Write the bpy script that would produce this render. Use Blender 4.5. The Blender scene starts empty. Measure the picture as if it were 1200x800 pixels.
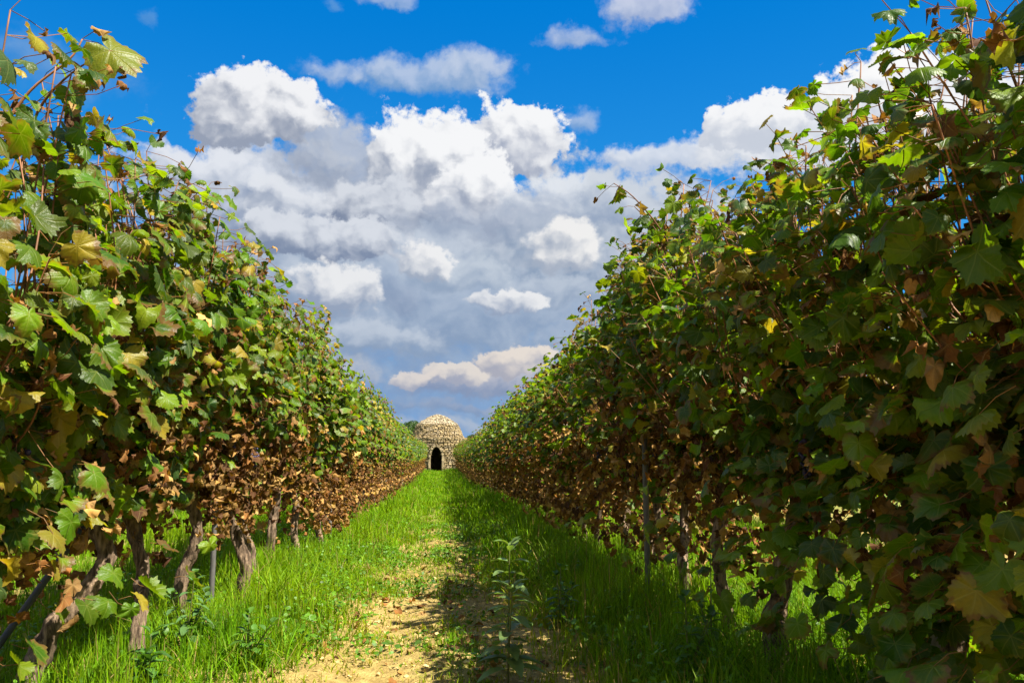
import bpy, math, random
import numpy as np

# ------------------------------------------------------------------ camera, sky, sun, exposure
scene = bpy.context.scene
COL = scene.collection
rad = math.radians

cam_data = bpy.data.cameras.new("camera")
cam_data.sensor_width = 36.0
cam_data.lens = 30.0
cam_data.clip_start = 0.05
cam_data.clip_end = 3000.0
cam = bpy.data.objects.new("camera", cam_data)
cam.location = (0.0, 0.0, 0.80)
cam.rotation_euler = (rad(90 + 8.4), 0.0, rad(-4.86))
COL.objects.link(cam)
scene.camera = cam

SUN_ELEV = 56.0          # degrees above the horizon
SUN_A = 34.0             # degrees behind the straight right of the camera
SKY_STRENGTH = 0.05

sun_data = bpy.data.lights.new("sun", 'SUN')
sun_data.energy = 5.0
sun_data.angle = rad(0.55)
sun_data.color = (1.0, 0.94, 0.82)
sun = bpy.data.objects.new("sun", sun_data)
sun.rotation_euler = (rad(90 - SUN_ELEV), 0.0, rad(90 - SUN_A))
sun.location = (20, -15, 30)
COL.objects.link(sun)

vs = scene.view_settings
vs.view_transform = 'Standard'
vs.look = 'None'
vs.gamma = 1.0
vs.use_curve_mapping = False
vs.exposure = 1.6
scene.render.engine = 'CYCLES'
cy = scene.cycles
cy.max_bounces = 7
cy.diffuse_bounces = 3
cy.glossy_bounces = 2
cy.transmission_bounces = 4
cy.transparent_max_bounces = 4
cy.caustics_reflective = False
cy.caustics_refractive = False
cy.use_denoising = True
cy.use_adaptive_sampling = True
cy.adaptive_threshold = 0.012


def srgb(r, g, b):
    f = lambda c: c / 12.92 if c <= 0.04045 else ((c + 0.055) / 1.055) ** 2.4
    return (f(r / 255.0), f(g / 255.0), f(b / 255.0))


def N(nt, typ, **kw):
    n = nt.nodes.new(typ)
    for k, v in kw.items():
        setattr(n, k, v)
    return n


def mathn(nt, op, a, b=None, c=None, clamp=False):
    n = nt.nodes.new('ShaderNodeMath')
    n.operation = op
    n.use_clamp = clamp
    for i, v in enumerate((a, b, c)):
        if v is None:
            continue
        if isinstance(v, (int, float)):
            n.inputs[i].default_value = v
        else:
            nt.links.new(v, n.inputs[i])
    return n.outputs[0]


def vmath(nt, op, a, b=None, scale=None):
    n = nt.nodes.new('ShaderNodeVectorMath')
    n.operation = op
    for i, v in enumerate((a, b)):
        if v is None:
            continue
        if isinstance(v, (tuple, list)):
            n.inputs[i].default_value = v
        else:
            nt.links.new(v, n.inputs[i])
    if scale is not None:
        if isinstance(scale, (int, float)):
            n.inputs['Scale'].default_value = scale
        else:
            nt.links.new(scale, n.inputs['Scale'])
    return n.outputs['Value'] if op in ('LENGTH', 'DOT_PRODUCT', 'DISTANCE') else n.outputs['Vector']


def sstep(nt, v, lo, hi, olo=0.0, ohi=1.0):
    n = nt.nodes.new('ShaderNodeMapRange')
    n.interpolation_type = 'SMOOTHSTEP'
    nt.links.new(v, n.inputs['Value'])
    for key, x in (('From Min', lo), ('From Max', hi), ('To Min', olo), ('To Max', ohi)):
        if isinstance(x, (int, float)):
            n.inputs[key].default_value = x
        else:
            nt.links.new(x, n.inputs[key])
    return n.outputs[0]


def mixc(nt, fac, a, b, blend='MIX'):
    n = nt.nodes.new('ShaderNodeMix')
    n.data_type = 'RGBA'
    n.blend_type = blend
    n.clamp_factor = True
    for sock, v in ((n.inputs['Factor'], fac), (n.inputs[6], a), (n.inputs[7], b)):
        if isinstance(v, (int, float)):
            sock.default_value = v
        elif isinstance(v, (tuple, list)):
            sock.default_value = tuple(v) + ((1.0,) if len(v) == 3 else ())
        else:
            nt.links.new(v, sock)
    return n.outputs[2]


# clouds: (azimuth, elevation, half width, half height) in degrees, lit colour, underside colour, opacity, edge softness
PUFFS = [
    (-1.19, 25.39, 7.46, 1.56, (190, 205, 228), (120, 160, 205), 0.85, 0.70),
    (-7.11, 25.39, 3.48, 1.13, (200, 212, 232), (140, 170, 210), 0.70, 0.80),
    (2.43, 25.86, 3.03, 1.67, (195, 208, 230), (130, 165, 208), 0.85, 0.70),
    (14.60, 29.35, 3.70, 1.58, (205, 212, 230), (165, 180, 212), 0.90, 0.60),
    (9.25, 27.82, 2.67, 1.02, (190, 203, 228), (150, 175, 212), 0.80, 0.70),
    (9.78, 22.47, 1.67, 1.18, (180, 200, 228), (140, 172, 212), 0.75, 0.80),
    (-3.99, 29.71, 2.04, 0.69, (175, 195, 225), (140, 170, 210), 0.70, 0.80),
    (-20.13, 26.97, 0.71, 0.65, (120, 170, 220), (100, 155, 212), 0.50, 0.90),
    (-7.95, 29.19, 0.70, 0.59, (120, 170, 220), (100, 155, 212), 0.50, 0.90),
    (-24.47, 22.93, 5.08, 1.97, (130, 170, 215), (90, 145, 205), 0.60, 0.90),
    (-0.85, 4.37, 22.62, 5.09, (146, 178, 214), (120, 158, 206), 0.95, 0.90),
    (-2.09, 10.05, 23.33, 11.22, (160, 180, 206), (130, 158, 196), 0.95, 0.60),
    (-4.44, 12.81, 21.80, 8.37, (196, 206, 220), (140, 160, 188), 1.00, 0.50),
    (-12.39, 16.75, 7.54, 4.28, (200, 208, 222), (138, 155, 184), 1.00, 0.40),
    (11.88, 14.01, 10.88, 6.17, (200, 208, 220), (135, 155, 182), 1.00, 0.45),
    (2.53, 10.11, 13.12, 4.00, (170, 186, 208), (138, 160, 190), 0.90, 0.80),
    (-15.96, 18.51, 4.69, 1.76, (228, 232, 240), (175, 186, 205), 0.90, 0.45),
    (-7.51, 20.10, 4.56, 2.68, (190, 198, 212), (150, 162, 184), 0.90, 0.50),
    (-12.66, 22.27, 4.60, 2.78, (242, 243, 246), (150, 160, 180), 1.00, 0.17),
    (4.86, 21.46, 3.47, 2.72, (246, 247, 249), (165, 174, 194), 1.00, 0.16),
    (-1.09, 19.61, 4.60, 3.83, (246, 247, 249), (150, 161, 182), 1.00, 0.18),
    (-4.55, 17.27, 4.61, 2.43, (214, 219, 228), (128, 141, 166), 1.00, 0.35),
    (2.49, 17.76, 3.55, 2.51, (246, 247, 249), (160, 170, 190), 1.00, 0.20),
    (8.42, 17.74, 5.31, 1.89, (226, 231, 238), (170, 182, 202), 0.95, 0.45),
    (-10.76, 16.88, 3.30, 1.94, (226, 230, 237), (150, 163, 186), 0.90, 0.40),
    (-7.89, 14.61, 5.59, 1.99, (216, 221, 230), (128, 143, 170), 1.00, 0.20),
    (2.50, 16.24, 7.05, 1.68, (170, 182, 202), (145, 160, 185), 0.70, 0.80),
    (-2.68, 11.17, 3.44, 1.36, (150, 166, 192), (135, 153, 182), 0.70, 0.80),
    (16.66, 20.30, 6.00, 1.29, (222, 228, 238), (190, 202, 222), 0.95, 0.50),
    (27.09, 20.41, 9.73, 3.04, (240, 242, 246), (205, 212, 224), 1.00, 0.35),
    (21.79, 21.66, 3.41, 2.08, (246, 247, 249), (200, 207, 220), 1.00, 0.15),
    (29.53, 22.46, 4.19, 2.55, (252, 252, 252), (205, 210, 222), 1.00, 0.15),
    (35.31, 19.59, 4.02, 2.85, (246, 247, 249), (200, 208, 220), 1.00, 0.30),
    (2.56, 5.53, 6.29, 1.26, (190, 190, 200), (135, 150, 180), 0.85, 0.60),
    (5.15, 6.97, 3.57, 1.49, (232, 222, 212), (170, 172, 186), 0.95, 0.20),
    (0.95, 6.10, 1.95, 0.86, (228, 220, 212), (165, 170, 188), 0.90, 0.25),
    (-2.12, 5.72, 1.93, 0.74, (224, 216, 210), (165, 170, 188), 0.90, 0.30),
    (3.14, 4.05, 6.83, 0.51, (160, 170, 192), (125, 148, 182), 0.70, 0.70),
    (12.83, 4.35, 8.93, 1.69, (190, 190, 200), (140, 155, 182), 0.80, 0.60),
    (-11.92, 5.85, 8.40, 2.19, (190, 195, 205), (140, 155, 182), 0.80, 0.60),
    (-4.90, 8.56, 5.05, 1.47, (196, 206, 220), (140, 160, 188), 0.80, 0.50),
    (7.19, 11.54, 4.07, 1.48, (190, 201, 216), (138, 158, 186), 0.80, 0.50),
    (1.35, 12.95, 3.50, 1.70, (200, 210, 222), (145, 164, 190), 0.80, 0.50),
    (11.94, 17.36, 4.08, 2.22, (205, 213, 224), (145, 163, 190), 0.85, 0.45),
    (0.30, 2.68, 11.20, 0.79, (178, 190, 208), (140, 166, 202), 0.70, 0.70),
    (8.68, 14.48, 3.28, 2.15, (242, 241, 240), (165, 176, 194), 0.95, 0.34),
    (-0.88, 13.76, 1.86, 1.36, (240, 240, 241), (160, 172, 192), 0.95, 0.30),
    (-6.94, 11.31, 3.24, 1.68, (236, 237, 239), (150, 164, 188), 0.95, 0.28),
    (4.16, 10.86, 2.68, 1.09, (236, 237, 239), (150, 165, 190), 0.95, 0.25),
]


def cloud_group():
    g = bpy.data.node_groups.new("cloud_puff", 'ShaderNodeTree')
    def inp(name, typ):
        return g.interface.new_socket(name=name, in_out='INPUT', socket_type=typ)
    inp("Coord", 'NodeSocketVector'); inp("Centre", 'NodeSocketVector'); inp("InvR", 'NodeSocketVector')
    inp("Billow", 'NodeSocketFloat'); inp("Relief", 'NodeSocketFloat')
    inp("Col", 'NodeSocketColor'); inp("Lit", 'NodeSocketColor'); inp("Under", 'NodeSocketColor')
    inp("Opacity", 'NodeSocketFloat'); inp("Soft", 'NodeSocketFloat')
    g.interface.new_socket(name="Out", in_out='OUTPUT', socket_type='NodeSocketColor')
    gi = g.nodes.new('NodeGroupInput'); go = g.nodes.new('NodeGroupOutput')
    o = gi.outputs
    q = vmath(g, 'MULTIPLY', vmath(g, 'SUBTRACT', o['Coord'], o['Centre']), o['InvR'])
    sp = g.nodes.new('ShaderNodeSeparateXYZ'); g.links.new(q, sp.inputs[0])
    lower = mathn(g, 'MULTIPLY', mathn(g, 'MINIMUM', sp.outputs[1], 0.0), 1.35)
    vy = mathn(g, 'ADD', mathn(g, 'MAXIMUM', sp.outputs[1], 0.0), lower)
    d = mathn(g, 'SQRT', mathn(g, 'ADD', mathn(g, 'POWER', mathn(g, 'ABSOLUTE', sp.outputs[0]), 2.0),
                               mathn(g, 'POWER', mathn(g, 'ABSOLUTE', vy), 2.0)))
    D = mathn(g, 'ADD', mathn(g, 'SUBTRACT', 1.0, d), o['Billow'])
    al = mathn(g, 'MULTIPLY', sstep(g, D, 0.0, o['Soft']), o['Opacity'])
    s = mathn(g, 'ADD', mathn(g, 'MULTIPLY', sp.outputs[0], 0.20), mathn(g, 'MULTIPLY', sp.outputs[1], 0.62))
    s = mathn(g, 'ADD', mathn(g, 'ADD', s, 0.60), o['Relief'])
    lit = sstep(g, s, 0.15, 1.0)
    c = mixc(g, lit, o['Under'], o['Lit'])
    out = mixc(g, al, o['Col'], c)
    g.links.new(out, go.inputs[0])
    return g


def build_world():
    w = bpy.data.worlds.new("World")
    scene.world = w
    w.use_nodes = True
    nt = w.node_tree
    nt.nodes.clear()
    outn = N(nt, 'ShaderNodeOutputWorld')
    bg = N(nt, 'ShaderNodeBackground')
    bg.inputs['Strength'].default_value = SKY_STRENGTH
    nt.links.new(bg.outputs[0], outn.inputs[0])
    sky = N(nt, 'ShaderNodeTexSky', sky_type='NISHITA')
    sky.sun_disc = False
    sky.sun_elevation = rad(SUN_ELEV)
    sky.sun_rotation = rad(90 + SUN_A)
    sky.altitude = 100
    sky.air_density = 1.0
    sky.dust_density = 0.3
    sky.ozone_density = 3.0
    hsv = N(nt, 'ShaderNodeHueSaturation')
    hsv.inputs['Saturation'].default_value = 1.45
    hsv.inputs['Value'].default_value = 1.55
    hsv.inputs['Hue'].default_value = 0.487
    nt.links.new(sky.outputs[0], hsv.inputs['Color'])
    tc = N(nt, 'ShaderNodeTexCoord')
    dirv = vmath(nt, 'NORMALIZE', tc.outputs['Generated'])
    sp = N(nt, 'ShaderNodeSeparateXYZ'); nt.links.new(dirv, sp.inputs[0])
    az = mathn(nt, 'MULTIPLY', mathn(nt, 'ARCTAN2', sp.outputs[0], sp.outputs[1]), 57.29578)
    el = mathn(nt, 'MULTIPLY', mathn(nt, 'ARCSINE', sp.outputs[2]), 57.29578)
    K = 1.0 / (SKY_STRENGTH * 2 ** vs.exposure)
    deep = mixc(nt, sstep(nt, el, 4.0, 32.0), tuple(x * K for x in srgb(50, 156, 232)), tuple(x * K for x in srgb(0, 118, 212)))
    col = mixc(nt, 0.8, hsv.outputs[0], deep)
    low = sstep(nt, el, 10.0, 1.0)
    col = mixc(nt, low, col, tuple(x * K for x in srgb(138, 172, 212)))
    cb = N(nt, 'ShaderNodeCombineXYZ'); nt.links.new(az, cb.inputs[0]); nt.links.new(el, cb.inputs[1])
    # clouds live on the sphere of directions, measured in degrees of azimuth and elevation
    dz = vmath(nt, 'MULTIPLY', cb.outputs[0], (0.0175, 0.0205, 0.0))
    no = N(nt, 'ShaderNodeTexNoise', noise_dimensions='2D'); no.inputs['Scale'].default_value = 11.0
    no.inputs['Detail'].default_value = 6.0; no.inputs['Roughness'].default_value = 0.60
    nt.links.new(dz, no.inputs['Vector'])
    wv = vmath(nt, 'SUBTRACT', no.outputs['Color'], (0.5, 0.5, 0.5))
    warp = vmath(nt, 'MULTIPLY', wv, (3.8, 3.2, 0.0))
    coord = vmath(nt, 'ADD', cb.outputs[0], warp)
    dw = vmath(nt, 'ADD', dz, vmath(nt, 'MULTIPLY', wv, (0.045, 0.045, 0.0)))

    def noise_fac(nt, vec, sc):
        n = N(nt, 'ShaderNodeTexNoise', noise_dimensions='2D')
        n.inputs['Scale'].default_value = sc; n.inputs['Detail'].default_value = 4.0; n.inputs['Roughness'].default_value = 0.65
        nt.links.new(vec, n.inputs['Vector'])
        return n.outputs['Fac']

    def billow(vec, sc, det):
        v = N(nt, 'ShaderNodeTexVoronoi', feature='SMOOTH_F1', voronoi_dimensions='2D', normalize=True)
        v.inputs['Scale'].default_value = sc
        v.inputs['Detail'].default_value = det
        v.inputs['Roughness'].default_value = 0.55
        v.inputs['Lacunarity'].default_value = 2.2
        v.inputs['Smoothness'].default_value = 0.35
        nt.links.new(vec, v.inputs['Vector'])
        return v.outputs['Distance']
    b0 = billow(dw, 19.0, 2.5)
    b1 = billow(vmath(nt, 'ADD', dw, (0.008, 0.016, 0.0)), 19.0, 2.5)
    bil = mathn(nt, 'MULTIPLY', mathn(nt, 'SUBTRACT', 0.40, b0), 1.05)
    torn = noise_fac(nt, dz, 60.0)
    bil = mathn(nt, 'ADD', bil, mathn(nt, 'MULTIPLY', mathn(nt, 'SUBTRACT', torn, 0.5), 0.45))
    rel = mathn(nt, 'MULTIPLY', mathn(nt, 'SUBTRACT', b1, b0), 1.5)
    rel_soft = mathn(nt, 'MULTIPLY', rel, 0.80)
    g = cloud_group()
    # everywhere else: unseen broken cloud, added and brightened to lift the shade
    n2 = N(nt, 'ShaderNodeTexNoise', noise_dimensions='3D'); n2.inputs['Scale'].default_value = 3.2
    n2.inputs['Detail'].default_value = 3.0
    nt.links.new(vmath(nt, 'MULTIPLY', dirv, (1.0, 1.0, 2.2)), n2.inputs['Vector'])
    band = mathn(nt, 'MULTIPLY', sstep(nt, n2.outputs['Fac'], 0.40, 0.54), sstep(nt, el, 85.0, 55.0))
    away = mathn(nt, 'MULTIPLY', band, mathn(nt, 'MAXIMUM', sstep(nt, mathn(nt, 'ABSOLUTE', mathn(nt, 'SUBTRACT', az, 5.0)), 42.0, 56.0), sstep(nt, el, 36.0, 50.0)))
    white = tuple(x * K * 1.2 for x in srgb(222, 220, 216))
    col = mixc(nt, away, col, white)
    for (a, e, rx, ry, lit, und, op, soft) in PUFFS:
        gn = N(nt, 'ShaderNodeGroup', node_tree=g)
        gn.inputs['Centre'].default_value = (a, e, 0.0)
        gn.inputs['InvR'].default_value = (1.0 / rx, 1.0 / ry, 0.0)
        gn.inputs['Lit'].default_value = tuple(x * K for x in srgb(*lit)) + (1.0,)
        gn.inputs['Under'].default_value = tuple(x * K for x in srgb(*und)) + (1.0,)
        gn.inputs['Opacity'].default_value = op
        gn.inputs['Soft'].default_value = soft
        nt.links.new(coord, gn.inputs['Coord'])
        nt.links.new(bil, gn.inputs['Billow'])
        nt.links.new(rel if soft < 0.36 else rel_soft, gn.inputs['Relief'])
        nt.links.new(col, gn.inputs['Col'])
        col = gn.outputs[0]
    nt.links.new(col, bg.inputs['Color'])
    w.cycles.sampling_method = 'MANUAL'
    w.cycles.sample_map_resolution = 512


build_world()

# ------------------------------------------------------------------ helpers
RNG = np.random.default_rng(7)


def tag(o, label=None, cat=None, group=None, kind=None):
    if label: o['label'] = label
    if cat: o['category'] = cat
    if group: o['group'] = group
    if kind: o['kind'] = kind
    return o


def empty(name, loc, rz=0.0):
    o = bpy.data.objects.new(name, None)
    o.empty_display_size = 0.2
    o.location = loc
    o.rotation_euler = (0, 0, rz)
    COL.objects.link(o)
    return o


def link(name, me, parent=None, loc=None):
    o = bpy.data.objects.new(name, me)
    if parent: o.parent = parent
    if loc is not None: o.location = loc
    COL.objects.link(o)
    return o


class MB:
    """collects vertex / face arrays with per-vertex attributes and builds one mesh"""
    def __init__(self):
        self.v = []; self.loops = []; self.sizes = []; self.col = []; self.uv = []; self.n = 0

    def add(self, v, faces, col=(0.5, 0.5, 0.5), uv=None):
        """faces: list of int arrays (F,k)"""
        v = np.asarray(v, dtype=np.float32).reshape(-1, 3)
        for f in faces:
            f = np.asarray(f, dtype=np.int32)
            if f.size == 0: continue
            self.loops.append((f + self.n).ravel())
            self.sizes.append(np.full(len(f), f.shape[1], dtype=np.int32))
        self.v.append(v)
        c = np.asarray(col, dtype=np.float32)
        if c.ndim == 1: c = np.broadcast_to(c, (len(v), 3))
        self.col.append(c)
        self.uv.append(np.zeros((len(v), 3), np.float32) if uv is None else np.asarray(uv, np.float32))
        self.n += len(v)

    def mesh(self, name, mat, smooth=True):
        me = bpy.data.meshes.new(name)
        v = np.concatenate(self.v) if self.v else np.zeros((0, 3), np.float32)
        loops = np.concatenate(self.loops); sizes = np.concatenate(self.sizes)
        starts = np.concatenate([[0], np.cumsum(sizes)[:-1]]).astype(np.int32)
        me.vertices.add(len(v)); me.vertices.foreach_set('co', v.ravel())
        me.loops.add(len(loops)); me.loops.foreach_set('vertex_index', loops)
        me.polygons.add(len(sizes))
        me.polygons.foreach_set('loop_start', starts)
        me.polygons.foreach_set('use_smooth', np.full(len(sizes), smooth, dtype=bool))
        me.update(calc_edges=True)
        c = np.concatenate(self.col)
        ca = me.attributes.new('tint', 'FLOAT_COLOR', 'POINT')
        ca.data.foreach_set('color', np.concatenate([c, np.ones((len(c), 1), np.float32)], 1).astype(np.float32).ravel())
        ua = me.attributes.new('leafpos', 'FLOAT_VECTOR', 'POINT')
        ua.data.foreach_set('vector', np.concatenate(self.uv).ravel())
        if mat: me.materials.append(mat)
        me.validate()
        return me


def norm(a):
    return a / np.maximum(np.linalg.norm(a, axis=-1, keepdims=True), 1e-9)


def tube_arrays(path, radii, sides=8, bump=0.0, rng=None, cap=True):
    """tapered tube along a polyline; bump = relative radial gnarl"""
    p = np.asarray(path, float); r = np.asarray(radii, float)
    n = len(p)
    t = np.gradient(p, axis=0); t = norm(t)
    ref = np.array([0.31, 0.17, 0.93]) if abs(t[:, 2]).mean() < 0.8 else np.array([0.95, 0.25, 0.1])
    a = norm(np.cross(t, ref)); b = np.cross(t, a)
    ang = np.linspace(0, 2 * np.pi, sides, endpoint=False)
    rr = np.repeat(r[:, None], sides, 1)
    if bump and rng is not None:
        ph = rng.uniform(0, 6.28, 6)
        s = np.linspace(0, 1, n)[:, None] * n * 0.35
        rr = rr * (1 + bump * (0.5 * np.sin(3 * ang + ph[0] + 0.6 * s) + 0.4 * np.sin(5 * ang + ph[1] - 0.9 * s)
                               + 0.5 * np.sin(1.7 * s + ph[2] + ang) + 0.35 * np.sin(2 * ang + 3.1 * s + ph[3])
                               + rng.normal(0, 0.35, rr.shape)))
    v = p[:, None, :] + rr[..., None] * (np.cos(ang)[None, :, None] * a[:, None, :] + np.sin(ang)[None, :, None] * b[:, None, :])
    v = v.reshape(-1, 3)
    i = np.arange(n - 1)[:, None] * sides; j = np.arange(sides)[None, :]; k = (j + 1) % sides
    q = np.stack([i + j, i + k, i + sides + k, i + sides + j], -1).reshape(-1, 4)
    faces = [q]
    if cap:
        v = np.concatenate([v, p[-1:] + t[-1:] * r[-1] * 0.4, p[:1] - t[:1] * r[0] * 0.2])
        top = (n - 1) * sides
        faces.append(np.stack([top + j[0], top + k[0], np.full(sides, n * sides)], -1))
        faces.append(np.stack([k[0], j[0], np.full(sides, n * sides + 1)], -1))
    return v, faces


def smooth_path(pts, n):
    p = np.asarray(pts, float)
    m = len(p)
    t = np.linspace(0, m - 1, n)
    out = np.zeros((n, 3))
    for a in range(n):
        i = min(int(t[a]), m - 2); f = t[a] - i
        p0 = p[max(i - 1, 0)]; p1 = p[i]; p2 = p[i + 1]; p3 = p[min(i + 2, m - 1)]
        out[a] = 0.5 * (2 * p1 + (p2 - p0) * f + (2 * p0 - 5 * p1 + 4 * p2 - p3) * f * f + (3 * p1 - p0 - 3 * p2 + p3) * f ** 3)
    return out


def ground_z(x, y):
    """gentle rise towards the stone hut, slight crown and bumps on the path"""
    x = np.asarray(x, float); y = np.asarray(y, float)
    s = np.clip((y - 30.0) / 32.0, 0, 1); s = s * s * (3 - 2 * s)
    fade = np.exp(-(y / 30.0) ** 2)
    z = 0.45 * s
    z = z + fade * (0.018 * np.sin(1.9 * x + 0.7 * y) + 0.014 * np.sin(3.3 * y - 2.1 * x + 1.0) + 0.010 * np.sin(7.1 * x + 5.3 * y))
    z = z - 0.03 * fade * np.exp(-((np.abs(x - 0.08) - 0.30) / 0.16) ** 2)
    return z


# ------------------------------------------------------------------ materials
def principled(name):
    m = bpy.data.materials.new(name)
    m.use_nodes = True
    nt = m.node_tree
    b = nt.nodes['Principled BSDF']
    return m, nt, b, nt.nodes['Material Output']


def attr(nt, name):
    return N(nt, 'ShaderNodeAttribute', attribute_name=name)


def noise(nt, vec, scale, detail=3.0, rough=0.55):
    n = N(nt, 'ShaderNodeTexNoise')
    n.inputs['Scale'].default_value = scale
    n.inputs['Detail'].default_value = detail
    n.inputs['Roughness'].default_value = rough
    if vec is not None: nt.links.new(vec, n.inputs['Vector'])
    return n


def objco(nt):
    return N(nt, 'ShaderNodeTexCoord').outputs['Object']


def bump(nt, h, strength, dist=0.01):
    b = N(nt, 'ShaderNodeBump')
    b.inputs['Strength'].default_value = strength
    b.inputs['Distance'].default_value = dist
    nt.links.new(h, b.inputs['Height'])
    return b.outputs[0]


def leaf_material(name, trans, rough, veins=True, edge_brown=0.6, sheen_spec=0.4):
    """two-sided leaf: per-leaf albedo, veins, blotches, browned margins; light passes through the blade"""
    m, nt, b, out = principled(name)
    tint = attr(nt, 'tint').outputs['Color']
    lp = attr(nt, 'leafpos').outputs['Vector']          # x across, y along, z = margin (0 centre .. 1 edge)
    sp = N(nt, 'ShaderNodeSeparateXYZ'); nt.links.new(lp, sp.inputs[0])
    oc = objco(nt)
    blot = noise(nt, oc, 26.0, 3.0).outputs['Fac']
    fine = noise(nt, oc, 160.0, 2.0).outputs['Fac']
    col = mixc(nt, sstep(nt, blot, 0.35, 0.75), tint, mixc(nt, 1.0, tint, (1.25, 1.08, 0.72), 'MULTIPLY'))
    col = mixc(nt, mathn(nt, 'MULTIPLY', sstep(nt, fine, 0.42, 0.75), 0.30), col, mixc(nt, 1.0, tint, (0.55, 0.62, 0.5), 'MULTIPLY'))
    hgt = fine
    if veins:
        ax = mathn(nt, 'ABSOLUTE', sp.outputs[0]); yy = sp.outputs[1]
        dist = ax
        for deg in (54.0, 108.0):
            s, c = math.sin(rad(deg)), math.cos(rad(deg))
            cr = mathn(nt, 'ABSOLUTE', mathn(nt, 'SUBTRACT', mathn(nt, 'MULTIPLY', ax, c), mathn(nt, 'MULTIPLY', yy, s)))
            along = mathn(nt, 'ADD', mathn(nt, 'MULTIPLY', ax, s), mathn(nt, 'MULTIPLY', yy, c))
            pen = mathn(nt, 'MULTIPLY', mathn(nt, 'LESS_THAN', along, 0.0), 1.0)
            dist = mathn(nt, 'MINIMUM', dist, mathn(nt, 'ADD', cr, pen))
        # side veins climb away from the midrib
        w = mathn(nt, 'ABSOLUTE', mathn(nt, 'SINE', mathn(nt, 'MULTIPLY', mathn(nt, 'SUBTRACT', yy, mathn(nt, 'MULTIPLY', ax, 0.75)), 19.0)))
        side = mathn(nt, 'MULTIPLY', sstep(nt, w, 0.26, 0.02), 0.35)
        vm = mathn(nt, 'MAXIMUM', sstep(nt, dist, 0.035, 0.006), side)
        col = mixc(nt, mathn(nt, 'MULTIPLY', vm, 0.55), col, mixc(nt, 0.35, mixc(nt, 1.0, tint, (1.5, 1.35, 1.2), 'MULTIPLY'), (0.30, 0.30, 0.10)))
        hgt = mathn(nt, 'SUBTRACT', fine, mathn(nt, 'MULTIPLY', vm, 0.9))
    if edge_brown > 0:
        eb = mathn(nt, 'ADD', sp.outputs[2], mathn(nt, 'MULTIPLY', mathn(nt, 'SUBTRACT', blot, 0.5), 1.3))
        yel = mathn(nt, 'MULTIPLY', sstep(nt, eb, 0.75, 1.05), edge_brown * 0.6)
        brn = mathn(nt, 'MULTIPLY', sstep(nt, eb, 1.0, 1.18), edge_brown)
        col = mixc(nt, yel, col, (0.20, 0.16, 0.025))
        col = mixc(nt, brn, col, (0.15, 0.075, 0.025))
    nt.links.new(col, b.inputs['Base Color'])
    b.inputs['Roughness'].default_value = rough
    b.inputs['Specular IOR Level'].default_value = sheen_spec
    nt.links.new(bump(nt, hgt, 0.35, 0.004), b.inputs['Normal'])
    tr = N(nt, 'ShaderNodeBsdfTranslucent')
    nt.links.new(mixc(nt, 1.0, col, (1.45, 1.45, 0.40), 'MULTIPLY'), tr.inputs['Color'])
    mx = N(nt, 'ShaderNodeMixShader'); mx.inputs[0].default_value = trans
    nt.links.new(b.outputs[0], mx.inputs[1]); nt.links.new(tr.outputs[0], mx.inputs[2])
    nt.links.new(mx.outputs[0], out.inputs['Surface'])
    return m


def tinted_material(name, rough=0.8, scale=60.0, amount=0.5, bmp=0.4, spec=0.2, stretch=(1, 1, 1), dist=0.006):
    m, nt, b, out = principled(name)
    tint = attr(nt, 'tint').outputs['Color']
    oc = vmath(nt, 'MULTIPLY', objco(nt), stretch)
    n = noise(nt, oc, scale, 5.0, 0.65).outputs['Fac']
    dark = mixc(nt, 1.0, tint, (1 - amount, 1 - amount, 1 - amount), 'MULTIPLY')
    lite = mixc(nt, 1.0, tint, (1 + amount, 1 + amount, 1 + amount), 'MULTIPLY')
    nt.links.new(mixc(nt, sstep(nt, n, 0.32, 0.68), dark, lite), b.inputs['Base Color'])
    b.inputs['Roughness'].default_value = rough
    b.inputs['Specular IOR Level'].default_value = spec
    nt.links.new(bump(nt, n, bmp, dist), b.inputs['Normal'])
    return m


M_LEAF = leaf_material('vine_leaf', 0.50, 0.42, edge_brown=0.8, sheen_spec=0.30)
M_DRY = leaf_material('withered_leaf', 0.22, 0.75, veins=True, edge_brown=0.25, sheen_spec=0.15)
M_WEED = leaf_material('weed_leaf', 0.35, 0.5, veins=False, edge_brown=0.0)
M_GRASS = leaf_material('grass_blade', 0.42, 0.55, veins=False, edge_brown=0.0, sheen_spec=0.12)
M_BARK = tinted_material('vine_bark', 0.95, 60.0, 0.70, 1.0, 0.1, (1, 1, 0.18), 0.012)
M_CANE = tinted_material('vine_cane', 0.6, 40.0, 0.35, 0.3, 0.3, (1, 1, 0.3), 0.002)
M_GRAPE = tinted_material('grape_skin', 0.45, 50.0, 0.3, 0.1, 0.4)
M_STONE = tinted_material('limestone', 0.95, 9.0, 0.30, 0.8, 0.1, (1, 1, 1), 0.03)
M_METAL = tinted_material('weathered_metal', 0.6, 35.0, 0.25, 0.3, 0.4, (1, 1, 0.3), 0.002)
M_POST = tinted_material('concrete_post', 0.9, 45.0, 0.25, 0.5, 0.2, (1, 1, 0.5), 0.004)


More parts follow.
